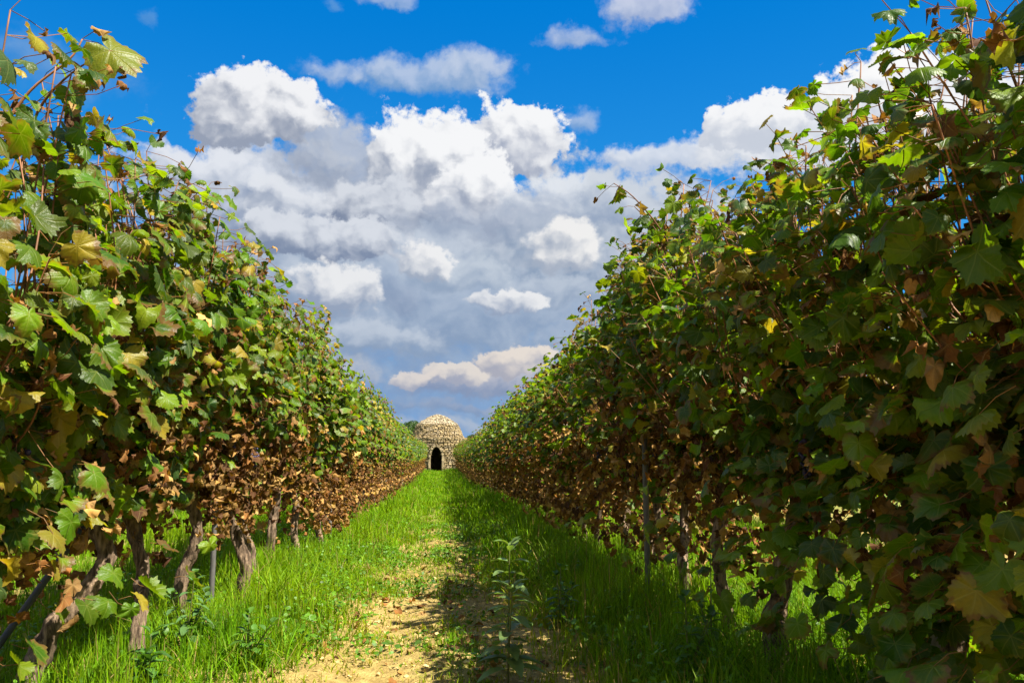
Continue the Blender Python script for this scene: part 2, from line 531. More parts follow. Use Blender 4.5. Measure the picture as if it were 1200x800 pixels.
def soil_material():
    m, nt, b, out = principled('soil')
    g = N(nt, 'ShaderNodeNewGeometry').outputs['Position']
    n1 = noise(nt, g, 2.2, 4.0).outputs['Fac']
    n2 = noise(nt, g, 16.0, 5.0, 0.65).outputs['Fac']
    n3 = noise(nt, g, 90.0, 3.0, 0.6).outputs['Fac']
    c = mixc(nt, sstep(nt, n2, 0.35, 0.68), (0.21, 0.145, 0.045), (0.35, 0.255, 0.085))
    c = mixc(nt, mathn(nt, 'MULTIPLY', sstep(nt, n3, 0.5, 0.72), 0.55), c, (0.42, 0.32, 0.115))
    c = mixc(nt, mathn(nt, 'MULTIPLY', sstep(nt, n1, 0.52, 0.68), 0.5), c, (0.13, 0.15, 0.03))
    sp = N(nt, 'ShaderNodeSeparateXYZ'); nt.links.new(g, sp.inputs[0])
    far = sstep(nt, sp.outputs[1], 8.0, 22.0)
    c = mixc(nt, mathn(nt, 'MULTIPLY', far, 0.8), c, (0.075, 0.15, 0.014))
    nt.links.new(c, b.inputs['Base Color'])
    b.inputs['Roughness'].default_value = 0.95
    b.inputs['Specular IOR Level'].default_value = 0.1
    h = mathn(nt, 'ADD', mathn(nt, 'MULTIPLY', n2, 0.7), mathn(nt, 'MULTIPLY', n3, 0.3))
    nt.links.new(bump(nt, h, 1.0, 0.035), b.inputs['Normal'])
    return m


M_SOIL = soil_material()

# ------------------------------------------------------------------ ground
LEFT_X, RIGHT_X = -1.28, 1.47


def build_ground():
    def axis(fine, lo, hi, step, far):
        a = np.arange(lo, hi + 1e-6, step)
        ext = np.array([0.5, 1.2, 2.5, 5, 10, 20, 45, 100, 220, 500.0])
        ext = ext[ext < far]
        return np.concatenate([(lo - ext)[::-1], a, hi + ext])
    xs = axis(0, -2.6, 2.8, 0.05, 600)
    ys = np.concatenate([[-500, -200, -80, -30, -12, -5, -2, 0], np.arange(0.6, 14, 0.05), np.arange(14, 75, 0.5), [76, 80, 90, 110, 150, 220, 350, 700, 1200]])
    X, Y = np.meshgrid(xs, ys)
    Z = ground_z(X, Y)
    near = np.exp(-(Y / 9.0) ** 2) * np.exp(-(X / 2.5) ** 4)
    rng = np.random.default_rng(3)
    Z = Z + near * rng.normal(0, 0.006, Z.shape)
    nx, ny = len(xs), len(ys)
    i = np.arange(ny - 1)[:, None] * nx; j = np.arange(nx - 1)[None, :]
    q = np.stack([i + j, i + j + 1, i + nx + j + 1, i + nx + j], -1).reshape(-1, 4)
    mb = MB(); mb.add(np.stack([X, Y, Z], -1).reshape(-1, 3), [q])
    o = link('ground', mb.mesh('ground', M_SOIL))
    tag(o, 'bare tan earth of the vineyard track and the ground under the vines', 'ground', kind='structure')


build_ground()


# ------------------------------------------------------------------ dry-stone hut at the end of the row
def build_hut():
    rng = np.random.default_rng(11)
    cx, cy0, base = -0.13, 68.6, 0.43
    root = empty('stone_hut', (cx, cy0, base))
    tag(root, 'round dry-stone hut with stepped dome and pointed dark doorway ending the path', 'stone hut')
    door_x, door_w, door_h = -0.06, 0.86, 1.98

    def in_door(x, y, z, pad=0.0):
        if y > -0.8: return False
        hw = door_w / 2 + pad
        dx = abs(x - door_x)
        if z < 1.15 + pad: return dx < hw
        t = (z - 1.15) / (door_h + pad - 1.15)
        return t < 1 and dx < hw * math.sqrt(max(0.0, 1 - t ** 1.6))

    def stones(mb, prof, course, lo, hi, depth, jit, pale, arch):
        # prof: list of (z, r); lay courses of irregular blocks along the profile
        prof = np.array(prof)
        seg = np.concatenate([[0], np.cumsum(np.hypot(np.diff(prof[:, 0]), np.diff(prof[:, 1])))])
        s = 0.0
        while s < seg[-1] - 0.02:
            hh = course * rng.uniform(0.75, 1.3)
            sm = min(s + hh / 2, seg[-1])
            z = np.interp(sm, seg, prof[:, 0]); r = np.interp(sm, seg, prof[:, 1])
            z2 = np.interp(min(sm + 0.03, seg[-1]), seg, prof[:, 0]); r2 = np.interp(min(sm + 0.03, seg[-1]), seg, prof[:, 1])
            z1 = np.interp(max(sm - 0.03, 0), seg, prof[:, 0]); r1 = np.interp(max(sm - 0.03, 0), seg, prof[:, 1])
            tan = norm(np.array([r2 - r1, z2 - z1]))
            th = rng.uniform(0, 1)
            end = th + 2 * math.pi
            while th < end:
                w = rng.uniform(lo, hi)
                dth = w / max(r, 0.15)
                a = th + dth / 2
                th += dth
                d = depth * rng.uniform(0.8, 1.3)
                rad_v = np.array([math.cos(a), math.sin(a), 0]); tang = np.array([-math.sin(a), math.cos(a), 0])
                up = rad_v * tan[0] + np.array([0, 0, 1]) * tan[1]
                outw = rad_v * tan[1] - np.array([0, 0, 1]) * tan[0]
                c = rad_v * r + np.array([0, 0, z])
                if arch and in_door(c[0], c[1], c[2], 0.03 + 0.02 * rng.random()): continue
                k = 0.5 * w * 0.96; hz = 0.5 * hh * rng.uniform(0.86, 1.0)
                push = rng.normal(0, jit)
                pts = []
                for so in (-1, 1):
                    for (sa, sb) in ((-1, -1), (1, -1), (1, 1), (-1, 1)):
                        sh = 0.82 if so > 0 else 1.0
                        pts.append(c + tang * sa * k * sh * rng.uniform(0.85, 1.05) + up * sb * hz * sh * rng.uniform(0.85, 1.05)
                                   + outw * (push + (d * 0.5 if so > 0 else -d * 0.6) + rng.normal(0, 0.012)))
                f = [[0, 3, 2, 1], [4, 5, 6, 7], [0, 1, 5, 4], [1, 2, 6, 5], [2, 3, 7, 6], [3, 0, 4, 7]]
                t = rng.uniform(0.55, 1.1)
                base_c = np.array([0.30, 0.225, 0.120]) if rng.random() < 0.7 else np.array([0.26, 0.205, 0.130])
                if pale: base_c = np.array([0.38, 0.31, 0.205])
                mb.add(np.array(pts), [np.array(f)], col=base_c * t)
            s += hh

    def core(mb, prof, dr, arch):
        na = 120
        a = np.linspace(0, 2 * math.pi, na, endpoint=False)
        zs = np.array([p[0] for p in prof]); rs = np.array([p[1] for p in prof]) - dr
        if arch:
            zz = np.linspace(zs[0], zs[-1], 28); rs = np.interp(zz, zs, rs); zs = zz
        V = np.stack([np.outer(rs, np.cos(a)), np.outer(rs, np.sin(a)), np.repeat(zs[:, None], na, 1)], -1)
        faces = []
        for i in range(len(zs) - 1):
            for j in range(na):
                k = (j + 1) % na
                c = (V[i, j] + V[i, k] + V[i + 1, k] + V[i + 1, j]) / 4
                if arch and in_door(c[0], c[1], c[2]): continue
                faces.append([i * na + j, i * na + k, (i + 1) * na + k, (i + 1) * na + j])
        mb.add(V.reshape(-1, 3), [np.array(faces)], col=(0.22, 0.18, 0.115))

    drum = [(-0.25, 2.50), (0.6, 2.46), (2.0, 2.38), (2.62, 2.32)]
    mb = MB(); stones(mb, drum, 0.12, 0.13, 0.36, 0.16, 0.025, False, True); core(mb, drum, 0.12, True)
    link('wall', mb.mesh('hut_wall', M_STONE, smooth=False), root)
    tier = [(2.60, 2.06), (2.9, 1.96), (3.4, 1.74), (3.70, 1.60)]
    mb = MB(); stones(mb, [(2.62, 2.36), (2.66, 2.05)], 0.14, 0.16, 0.3, 0.12, 0.02, False, False)
    stones(mb, tier, 0.11, 0.12, 0.32, 0.15, 0.022, False, False); core(mb, tier, 0.12, False)
    link('dome_tier', mb.mesh('hut_tier', M_STONE, smooth=False), root)
    cap = [(3.70, 1.60), (3.95, 1.25), (4.2, 0.86), (4.38, 0.50), (4.48, 0.20), (4.50, 0.04)]
    mb = MB(); stones(mb, cap, 0.12, 0.12, 0.26, 0.12, 0.018, True, False); core(mb, cap, 0.10, False)
    link('dome_cap', mb.mesh('hut_cap', M_STONE, smooth=False), root)
    # jamb and arch stones lining the doorway
    mb = MB()
    ring = []
    for z in np.arange(0.0, 1.15, 0.17): ring.append((-door_w / 2, z))
    for t in np.linspace(0, 1, 7):
        ring.append((-door_w / 2 * math.sqrt(max(0, 1 - t ** 1.6)), 1.15 + t * (door_h - 1.15)))
    full = ring + [(-x, z) for x, z in ring[::-1][1:]]
    for (x, z), (x2, z2) in zip(full[:-1], full[1:]):
        mx, mz = (x + x2) / 2, (z + z2) / 2
        d = np.array([x2 - x, z2 - z]); L = np.hypot(*d) + 1e-6; d = d / L
        nrm = np.array([-d[1], d[0]])
        yo = -math.sqrt(max(0.1, 2.44 ** 2 - (mx + door_x) ** 2)) + rng.normal(0, 0.02)
        P = []
        for yy in (yo - 0.10, yo + 0.62):
            for (sa, sb) in ((-1, 0), (1, 0), (1, 1), (-1, 1)):
                q = np.array([mx, mz]) + d * sa * L * 0.47 + nrm * (sb * rng.uniform(0.13, 0.2))
                P.append((door_x + q[0], yy, q[1]))
        f = [[0, 3, 2, 1], [4, 5, 6, 7], [0, 1, 5, 4], [1, 2, 6, 5], [2, 3, 7, 6], [3, 0, 4, 7]]
        mb.add(np.array(P), [np.array(f)], col=np.array([0.36, 0.28, 0.17]) * rng.uniform(0.7, 1.2))
    link('door_surround', mb.mesh('hut_door_surround', M_STONE, smooth=False), root)


build_hut()


# ------------------------------------------------------------------ trees behind the hut
def build_tree(loc, height, width, seed, label, col):
    rng = np.random.default_rng(seed)
    root = empty('tree', loc)
    tag(root, label, 'tree')
    mb = MB()
    th = height * 0.45
    path = smooth_path([(0, 0, -0.3), (0.1, 0.05, th * 0.5), (0.0, 0.1, th)], 10)
    v, f = tube_arrays(path, np.linspace(0.24, 0.15, 10), 10, 0.1, rng); mb.add(v, f, (0.12, 0.09, 0.06))
    blobs = []
    for k in range(15):
        a = k * 2.4 + rng.uniform(-0.4, 0.4); rr = width * 0.5 * rng.uniform(0.2, 0.75)
        e = np.array([rr * math.cos(a), rr * math.sin(a), height * rng.uniform(0.48, 0.86)])
        p = smooth_path([path[rng.integers(5, 10)], (e * 0.5 + np.array([0, 0, th * 0.45])), e], 8)
        v, f = tube_arrays(p, np.linspace(0.09, 0.025, 8), 6); mb.add(v, f, (0.12, 0.09, 0.06))
        blobs.append((e, width * rng.uniform(0.13, 0.22)))
    link('trunk', mb.mesh('tree_trunk', M_BARK), root)
    mb = MB()
    n = 12000
    bi = rng.integers(0, len(blobs), n)
    C = np.array([blobs[i][0] for i in bi]); R = np.array([blobs[i][1] for i in bi])
    d = norm(rng.normal(size=(n, 3))); P = C + d * (R * rng.uniform(0.35, 1.12, n) ** 0.6)[:, None] * np.array([1.1, 1.1, 0.85])
    nn = norm(d + rng.normal(0, 0.7, (n, 3))); t = norm(np.cross(nn, rng.normal(size=(n, 3)))); b = np.cross(nn, t)
    s = rng.uniform(0.06, 0.12, n)[:, None]
    V = np.stack([P - t * s, P + b * s * 0.5, P + t * s, P - b * s * 0.5], 1).reshape(-1, 3)
    F = np.arange(4 * n).reshape(n, 4)
    cc = np.repeat(np.array(col)[None] * rng.uniform(0.6, 1.5, (n, 1)), 4, 0)
    mb.add(V, [F], cc)
    link('crown', mb.mesh('tree_crown', M_WEED, smooth=False), root)


build_tree((-2.6, 82.0, 0.4), 5.3, 3.8, 21, 'dark green tree just left of the stone hut, behind it', (0.035, 0.075, 0.014))
build_tree((3.2, 92.0, 0.4), 4.2, 3.4, 22, 'small dark tree low behind the right shoulder of the stone hut', (0.05, 0.075, 0.03))

# ------------------------------------------------------------------ grape leaves
def leaf_template(nout, rings, teeth):
    """five-lobed toothed leaf, petiole at the origin, tip at +y, unit length; returns xy, margin value, faces"""
    knots_a = np.array([0, 27, 54, 82, 112, 146, 168, 180.0])
    knots_r = np.array([1.0, 0.80, 0.90, 0.72, 0.76, 0.62, 0.36, 0.12])
    th = np.linspace(-180, 180, nout, endpoint=False) + 180.0 / nout
    a = np.abs(th)
    r = np.interp(a, knots_a, knots_r)
    # sharpen the lobes a little, round the sinuses
    if teeth > 0:
        k = np.arange(nout)
        r = r * (1 + teeth * np.where(k % 2 == 0, 1.0, -1.0) * np.clip(1.4 - a / 180, 0.2, 1))
    x = r * np.sin(np.radians(th)) * 1.02
    y = r * np.cos(np.radians(th))
    pts = [np.zeros((1, 2))]; mar = [np.zeros(1)]
    for q in rings:
        # inner rings are rounder than the outline
        rq = q * (r * q + (1 - q) * (0.62 + 0.38 * np.cos(np.radians(a)) * 0.5) * np.interp(a, [0, 150, 180], [1, 1, 0.25]))
        if q == 1.0: rq = r
        pts.append(np.stack([rq * np.sin(np.radians(th)) * 1.02, rq * np.cos(np.radians(th))], 1)); mar.append(np.full(nout, q))
    P = np.concatenate(pts); Mg = np.concatenate(mar)
    j = np.arange(nout); k = (j + 1) % nout
    # leave the basal slit open (between last and first point)
    j, k = j[:-1], k[:-1]
    faces = [np.stack([np.zeros(len(j), int), 1 + k, 1 + j], 1)]
    for i in range(len(rings) - 1):
        o0 = 1 + i * nout; o1 = o0 + nout
        faces.append(np.stack([o0 + j, o0 + k, o1 + k, o1 + j], 1))
    tri = faces[0]; quad = np.concatenate(faces[1:]) if len(faces) > 1 else np.zeros((0, 4), int)
    return P, Mg, tri, quad


T_HI = leaf_template(44, [0.42, 0.75, 1.0], 0.075)
T_MID = leaf_template(22, [0.55, 1.0], 0.06)
T_LOW = leaf_template(13, [1.0], 0.0)


def add_leaves(mb, tpl, pos, nrm, tip, size, col, rng, curl, crumple, margin_shift=None, narrow=1.0):
    """pos,nrm,tip (L,3); size (L,), col (L,3); curl: rolling of the blade; crumple: waviness"""
    P, Mg, tri, quad = tpl
    L = len(pos)
    if L == 0: return
    n = norm(nrm); t = norm(tip - (tip * n).sum(1, keepdims=True) * n); s = np.cross(t, n)
    x = np.repeat(P[None, :, 0], L, 0).copy(); y = np.repeat(P[None, :, 1], L, 0).copy()
    th = np.arctan2(P[:, 0], P[:, 1])[None]; rr = np.hypot(P[:, 0], P[:, 1])[None]
    asp = rng.uniform(0.88 - 0.4 * (1 - narrow), 1.14 - 0.6 * (1 - narrow), (L, 1)) * narrow; x = x * asp
    x = x + rng.normal(0, 0.07, (L, 1)) * y * y                       # a skewed midrib
    # lobes differ from leaf to leaf
    lob = 1 + 0.10 * np.sin(3 * th + rng.uniform(0, 6.28, (L, 1))) * rr + 0.06 * np.sin(5 * th + rng.uniform(0, 6.28, (L, 1))) * rr
    x = x * lob; y = y * lob
    c = (curl * rng.uniform(0.4, 1.6, L))[:, None] * np.where(rng.random((L, 1)) < 0.72, -1, 1)
    z = np.zeros_like(x)
    # roll across the midrib
    k = np.maximum(np.abs(c), 1e-3)
    z = z + np.sign(c) * (1 - np.cos(np.clip(k * x, -2.8, 2.8))) / k
    x = np.sin(np.clip(k * x, -2.8, 2.8)) / k
    # bend along the length, tip droops
    c2 = (curl * rng.normal(0.55, 0.6, L))[:, None]; k2 = np.where(np.abs(c2) < 1e-3, 1e-3, c2)
    yb = np.clip(k2 * y, -2.6, 2.6)
    z = z * np.cos(yb) - (1 - np.cos(yb)) / k2
    y = np.sin(yb) / k2
    ph = rng.uniform(0, 6.28, (L, 4))
    cr = (crumple * rng.uniform(0.5, 1.5, L))[:, None]
    z = z + cr * rr ** 1.5 * (0.5 * np.sin(5 * th + ph[:, :1]) + 0.35 * np.sin(9 * th + ph[:, 1:2]) + 0.4 * np.sin(3 * th + ph[:, 2:3]))
    z = z + cr * 0.30 * np.sin(9 * rr + ph[:, 3:4] + 2 * th) * rr
    # raised blade between the main veins
    z = z + 0.035 * np.abs(np.sin(np.abs(th) * (180 / 54.0) / 1.0)) * rr * (1 - rr * 0.5)
    sz = size[:, None]
    V = pos[:, None, :] + (x * sz)[..., None] * s[:, None, :] + (y * sz)[..., None] * t[:, None, :] + (z * sz)[..., None] * n[:, None, :]
    m = len(P)
    off = (np.arange(L) * m)[:, None, None]
    faces = [(tri[None] + off).reshape(-1, 3)]
    if len(quad): faces.append((quad[None] + off).reshape(-1, 4))
    shift = rng.normal(-0.10, 0.26, (L, 1)) if margin_shift is None else margin_shift[:, None]
    uv = np.stack([np.repeat(P[None, :, 0], L, 0), np.repeat(P[None, :, 1], L, 0), Mg[None] + shift], -1)
    cc = np.repeat(col[:, None, :], m, 1)
    mb.add(V.reshape(-1, 3), faces, cc.reshape(-1, 3), uv.reshape(-1, 3))


def add_petioles(mb, a, b, rng, r=0.0013):
    """thin stalks from a to b (L,3), bowed"""
    L = len(a)
    d = norm(b - a); u = norm(np.cross(d, rng.normal(size=(L, 3)))); w = np.cross(d, u)
    mid = (a + b) / 2 + u * 0.012
    ang = [0, 2.094, 4.189]
    V = np.stack([p + (u * math.cos(q) + w * math.sin(q)) * r for p in (a, mid, b) for q in ang], 1)
    base = []
    for k in range(2):
        for j in range(3):
            base.append([k * 3 + j, k * 3 + (j + 1) % 3, k * 3 + 3 + (j + 1) % 3, k * 3 + 3 + j])
    F = (np.array(base)[None] + (np.arange(L) * 9)[:, None, None]).reshape(-1, 4)
    col = np.array([0.22, 0.10, 0.045]) * rng.uniform(0.6, 1.3, (L, 1))
    mb.add(V.reshape(-1, 3), [F], np.repeat(col, 9, 0))


def green_colours(n, rng, yellow=0.2):
    """albedo of living leaves: deep to mid green, some yellowing"""
    deep = np.array([0.036, 0.086, 0.004]); mid = np.array([0.076, 0.160, 0.004]); lime = np.array([0.135, 0.225, 0.006])
    yel = np.array([0.26, 0.22, 0.022]); blue = np.array([0.050, 0.100, 0.024])
    u = rng.random(n)
    c = np.where((u < 0.32)[:, None], deep, np.where((u < 0.72)[:, None], mid, lime))
    c = np.where(((u > 0.25) & (u < 0.36))[:, None], blue, c)
    c = np.where((rng.random(n) < yellow * 0.45)[:, None], yel, c)
    return c * rng.uniform(0.75, 1.25, (n, 1)) * (1 + rng.normal(0, 0.06, (n, 3)))


def dry_colours(n, rng):
    tan = np.array([0.31, 0.18, 0.065]); rust = np.array([0.19, 0.085, 0.026]); dark = np.array([0.085, 0.036, 0.016]); pale = np.array([0.42, 0.27, 0.10])
    u = rng.random(n)
    c = np.where((u < 0.26)[:, None], tan, np.where((u < 0.58)[:, None], rust, np.where((u < 0.90)[:, None], dark, pale)))
    return c * rng.uniform(0.55, 1.25, (n, 1))


# ------------------------------------------------------------------ one grape vine
def vine_geometry(seed, quality, low_green=0.0, trunk=None, extra_shoots=(), top=1.93, dryness=0.8, top_dry=0.22, skirt=0.47, stout=1.0, side=1, bulge=0.22, peak=1.0, halflen=0.52, width=0.30, n_shoots=42):
    """returns meshes of the parts of one vine standing at the origin, row along local y, alley on local +x"""
    rng = np.random.default_rng(seed)
    # blades turn towards the light, in the vine's own frame
    e_, a_ = rad(SUN_ELEV), rad(SUN_A)
    light = np.array([side * math.cos(e_) * math.cos(a_), -side * math.cos(e_) * math.sin(a_), math.sin(e_)])
    if side < 0: light = norm(light * 0.7 + np.array([0.15, -0.15, 0.6]))
    hi = quality == 'near'
    tpl = T_HI if hi else (T_MID if quality == 'mid' else T_LOW)
    parts = {'trunk': None, 'cane': [], 'foliage': None, 'dry_foliage': None, 'grape_bunch': []}
    # trunk: gnarled, slightly bent, splitting into two arms along the wire
    hd = rng.uniform(0.66, 0.78)
    if trunk is None:
        bx, by = rng.normal(0, 0.05, 2)
        trunk = [(bx, by, -0.12), (bx * 0.6 + rng.normal(0, 0.03), by + rng.normal(0, 0.05), 0.22), (rng.normal(0, 0.03), rng.normal(0, 0.05), 0.46), (0, 0, hd)]
    else:
        hd = trunk[-1][2]
    mb = MB()
    ns, sd = (38, 16) if hi else (10, 7)
    p = smooth_path(trunk, ns)
    if hi: p = p + np.stack([0.008 * np.sin(np.linspace(0, 9, ns) + seed), 0.008 * np.cos(np.linspace(0, 7, ns) + seed), np.zeros(ns)], 1)
    s = np.linspace(0, 1, ns)
    r0 = rng.uniform(0.024, 0.030) * stout
    r = r0 * (1.18 - 0.30 * s + 0.45 * np.exp(-((s - 1) / 0.12) ** 2) + 0.25 * np.exp(-(s / 0.16) ** 2))
    bark = np.array([0.165, 0.115, 0.075]) * rng.uniform(0.8, 1.15)
    v, f = tube_arrays(p, r, sd, 0.28 if hi else 0.10, rng); mb.add(v, f, bark * rng.uniform(0.65, 1.25, (len(v), 1)))
    head = p[-1]
    arms = []
    for sg in (-1, 1):
        a = smooth_path([head - (0, 0, 0.03), head + (rng.normal(0, 0.02), sg * 0.13, 0.07), head + (rng.normal(0, 0.03), sg * halflen * 0.6, 0.10 + rng.normal(0, 0.02)),
                         head + (rng.normal(0, 0.03), sg * halflen * 0.95, 0.09)], 14 if hi else 6)
        v, f = tube_arrays(a, np.linspace(r0 * 0.85, r0 * 0.36, len(a)), sd - 4, 0.16, rng); mb.add(v, f, bark * 0.85)
        arms.append(a)
    parts['trunk'] = mb.mesh('vine_trunk', M_BARK)
    arm_pts = np.concatenate(arms)

    # shoots (canes) climbing from the arms through the canopy
    shoots = []
    band = rng.normal(0, 0.12) - (0.16 if side < 0 else 0.0)
    dryness = dryness * rng.uniform(0.62, 1.05)
    for k in range(n_shoots):
        st = arm_pts[rng.integers(2, len(arm_pts))].copy()
        sx = rng.choice([-1, 1])
        tipx = sx * rng.uniform(0.04, width) * peak; tipz = top + rng.normal(-0.08, 0.09)
        drift = rng.normal(0, 0.16)
        if rng.random() < bulge:
            tipz = rng.uniform(1.25, 1.80)
            if bulge > 0.3: sx = 1 if rng.random() < 0.8 else -1
            tipx = sx * rng.uniform(width * 0.9, width * (1.35 if bulge < 0.3 else 1.45))
        mid = (st[0] * 0.5 + sx * rng.uniform(0.5, 1.0) * width * 0.9, st[1] + drift * 0.5, st[2] + (tipz - st[2]) * 0.5)
        e = (tipx, float(np.clip(st[1] + drift, -halflen - 0.12, halflen + 0.12)), tipz)
        shoots.append((smooth_path([st, (st[0] + sx * 0.05, st[1] + drift * 0.15, st[2] + 0.18), mid, e], 22 if hi else 12), False))
    for sh in extra_shoots:
        shoots.append((smooth_path(sh['path'], 16), sh))
    ncane = 0
    gpos, gn, gt, gs, gc, gm = [], [], [], [], [], []
    dpos, dn, dt, dsz = [], [], [], []
    pa, pb = [], []
    step = 0.062 if hi else (0.075 if quality == 'mid' else 0.092)
    lsize = 1.0 if hi else (1.15 if quality == 'mid' else 1.2)
    for path, ex in shoots:
        L = np.linalg.norm(np.diff(path, axis=0), axis=1).sum()
        if hi or ex:
            mbc = MB()
            cc = np.array([0.24, 0.105, 0.045]) * rng.uniform(0.55, 1.2)
            v, f = tube_arrays(path, np.linspace(0.0048, 0.0020, len(path)), 6); mbc.add(v, f, cc)
            parts['cane'].append(mbc.mesh('vine_cane', M_CANE))
        m = max(3, int(L / step))
        tt = np.linspace(0.02, 1.0, m)
        base = np.stack([np.interp(tt, np.linspace(0, 1, len(path)), path[:, i]) for i in range(3)], 1)
        base = np.repeat(base, 2, 0) if not ex else base
        n = len(base)
        tl = np.repeat(tt, 2) if not ex else tt
        # outward direction: mostly away from the row's middle plane, with scatter
        sgn = np.where(rng.random(n) < 0.5 + 0.45 * np.tanh(base[:, 0] / 0.12), 1.0, -1.0)
        out = norm(np.stack([sgn * rng.uniform(0.4, 1.0, n), rng.normal(0, 0.55, n), rng.normal(0.05, 0.35, n)], 1))
        reach = rng.uniform(0.05, 0.17, n) * (0.7 if ex else 1.0)
        pos = base + out * reach[:, None]
        size = rng.uniform(0.040, 0.078, n) * (1.0 - 0.35 * np.clip(tl - 0.75, 0, 1) / 0.25) * lsize
        z = pos[:, 2]
        # withered low down in the fruit zone, here and there above
        zb = z + 0.13 * np.sin(pos[:, 1] * 5.3 + seed) + 0.09 * np.sin(pos[:, 1] * 13.0 + pos[:, 0] * 9 + seed * 2.3) + rng.normal(0, 0.10, n) + band
        pd = dryness * np.clip((1.24 - zb) / 0.36, 0.13 if side > 0 else 0.20, 0.93) + np.where(z > top - 0.14, top_dry, 0)
        if ex: pd = np.full(n, ex.get('dry', 0.25))
        isdry = rng.random(n) < pd
        gap = 0.5 + 0.5 * np.sin(pos[:, 1] * 8.0 + seed) * np.sin(z * 6.0 + pos[:, 1] * 3.0 + seed * 1.3)     # loose patches in the wall of leaves
        keep = rng.random(n) < np.where(z < 0.95, 0.75, 1.0) * (np.where(z < 1.40, 0.60 + 0.4 * gap, 1.0) if (hi and side < 0) else 1.0)
        nn = norm(out * rng.uniform(0.3, 1.1, (n, 1)) + np.array([0, 0, 1.0]) * rng.uniform(0.0, 0.5, (n, 1)) + light * rng.uniform(0.0, 1.1, (n, 1)) + rng.normal(0, 0.33, (n, 3)))
        tp = out * rng.uniform(0.0, 0.8, (n, 1)) + np.array([0, 0, -1.0]) * rng.uniform(0.1, 1.2, (n, 1)) + rng.normal(0, 0.5, (n, 3))
        g = keep & ~isdry; d = keep & isdry
        gpos.append(pos[g]); gn.append(nn[g]); gt.append(tp[g]); gs.append(size[g])
        pa.append(base[g | d]); pb.append(pos[g | d])
        dpos.append(pos[d]); dn.append(nn[d]); dt.append(tp[d] + np.array([0, 0, -1.2])); dsz.append(size[d] * 0.68)
    # low hanging green shoots near the ground
    if low_green > 0:
        n = int(210 * low_green)
        pos = np.stack([rng.uniform(-width, width * 1.25, n), rng.uniform(-halflen, halflen, n), rng.uniform(0.28, 1.05, n)], 1)
        out = norm(np.stack([np.where(pos[:, 0] > 0, 1.0, -1.0), rng.normal(0, 0.5, n), rng.normal(0, 0.3, n)], 1))
        gpos.append(pos); gs.append(rng.uniform(0.038, 0.072, n) * lsize)
        gn.append(norm(out + light * 0.8 + np.array([0, 0, 0.3]) + rng.normal(0, 0.45, (n, 3)))); gt.append(np.array([0, 0, -0.8]) + out * 0.4 + rng.normal(0, 0.4, (n, 3)))
        pa.append(pos - out * 0.07 + np.array([0, 0, 0.03])); pb.append(pos)
    # clusters of withered leaves hanging about the fruit zone
    nd = int((430 if hi else (380 if quality == 'mid' else 200)) * dryness)
    ncl = 34
    cl = np.stack([rng.uniform(-width * 0.9, width * 0.9, ncl), rng.uniform(-halflen, halflen, ncl), rng.uniform(skirt, 1.12, ncl)], 1)
    pos = cl[rng.integers(0, ncl, nd)] + rng.normal(0, 1, (nd, 3)) * np.array([0.055, 0.06, 0.075])
    dpos.append(pos); dn.append(rng.normal(0, 1, (nd, 3))); dt.append(np.array([0, 0, -1.0]) + rng.normal(0, 0.45, (nd, 3)))
    dsz.append(rng.uniform(0.028, 0.055, nd) * lsize)
    gpos, gn, gt, gs = map(np.concatenate, (gpos, gn, gt, gs)); dpos, dn, dt, dsz = map(np.concatenate, (dpos, dn, dt, dsz))
    n = len(gpos)
    # yellowing comes in patches through the canopy
    patch = 0.5 + 0.5 * np.sin(gpos[:, 2] * 5 + gpos[:, 1] * 7 + seed) * np.sin(gpos[:, 1] * 4 - gpos[:, 0] * 6 + seed * 1.7)
    col = green_colours(n, rng, 0.15 if side > 0 else 0.17)
    mixy = (np.clip(patch - 0.55, 0, 1) * 0.40)[:, None]
    col = col * (1 - mixy) + np.array([0.20, 0.18, 0.02]) * mixy
    mb = MB()
    add_leaves(mb, tpl, gpos, gn, gt, gs, col, rng, rng.uniform(0.45, 1.5, n), rng.uniform(0.07, 0.25, n))
    if hi:
        a = np.concatenate(pa); b = np.concatenate(pb); add_petioles(mb, a, b, rng)
    for path, ex in shoots:
        if ex and 'leaf' in ex:
            lf = ex['leaf']; one = lambda q: np.array([q], float)
            add_leaves(mb, tpl, one(path[-1]), one(lf['n']), one(lf['t']), np.array([lf['s']]), one(lf['c']), rng, np.array([0.7]), np.array([0.08]), np.array([0.05]))
    parts['foliage'] = mb.mesh('vine_foliage', M_LEAF)
    mb = MB(); n = len(dpos)
    add_leaves(mb, T_MID if hi else tpl, dpos, dn, dt, dsz, dry_colours(n, rng), rng, rng.uniform(0.8, 4.0, n), rng.uniform(0.25, 0.65, n), narrow=0.78)
    parts['dry_foliage'] = mb.mesh('vine_dry_foliage', M_DRY)
    if hi:
        for k in range(rng.integers(2, 4)):
            c = np.array([rng.choice([-1, 1]) * rng.uniform(0.10, width * 0.9), rng.uniform(-halflen, halflen), rng.uniform(0.82, 1.08)])
            parts['grape_bunch'].append(bunch_mesh(c, rng))
    return parts


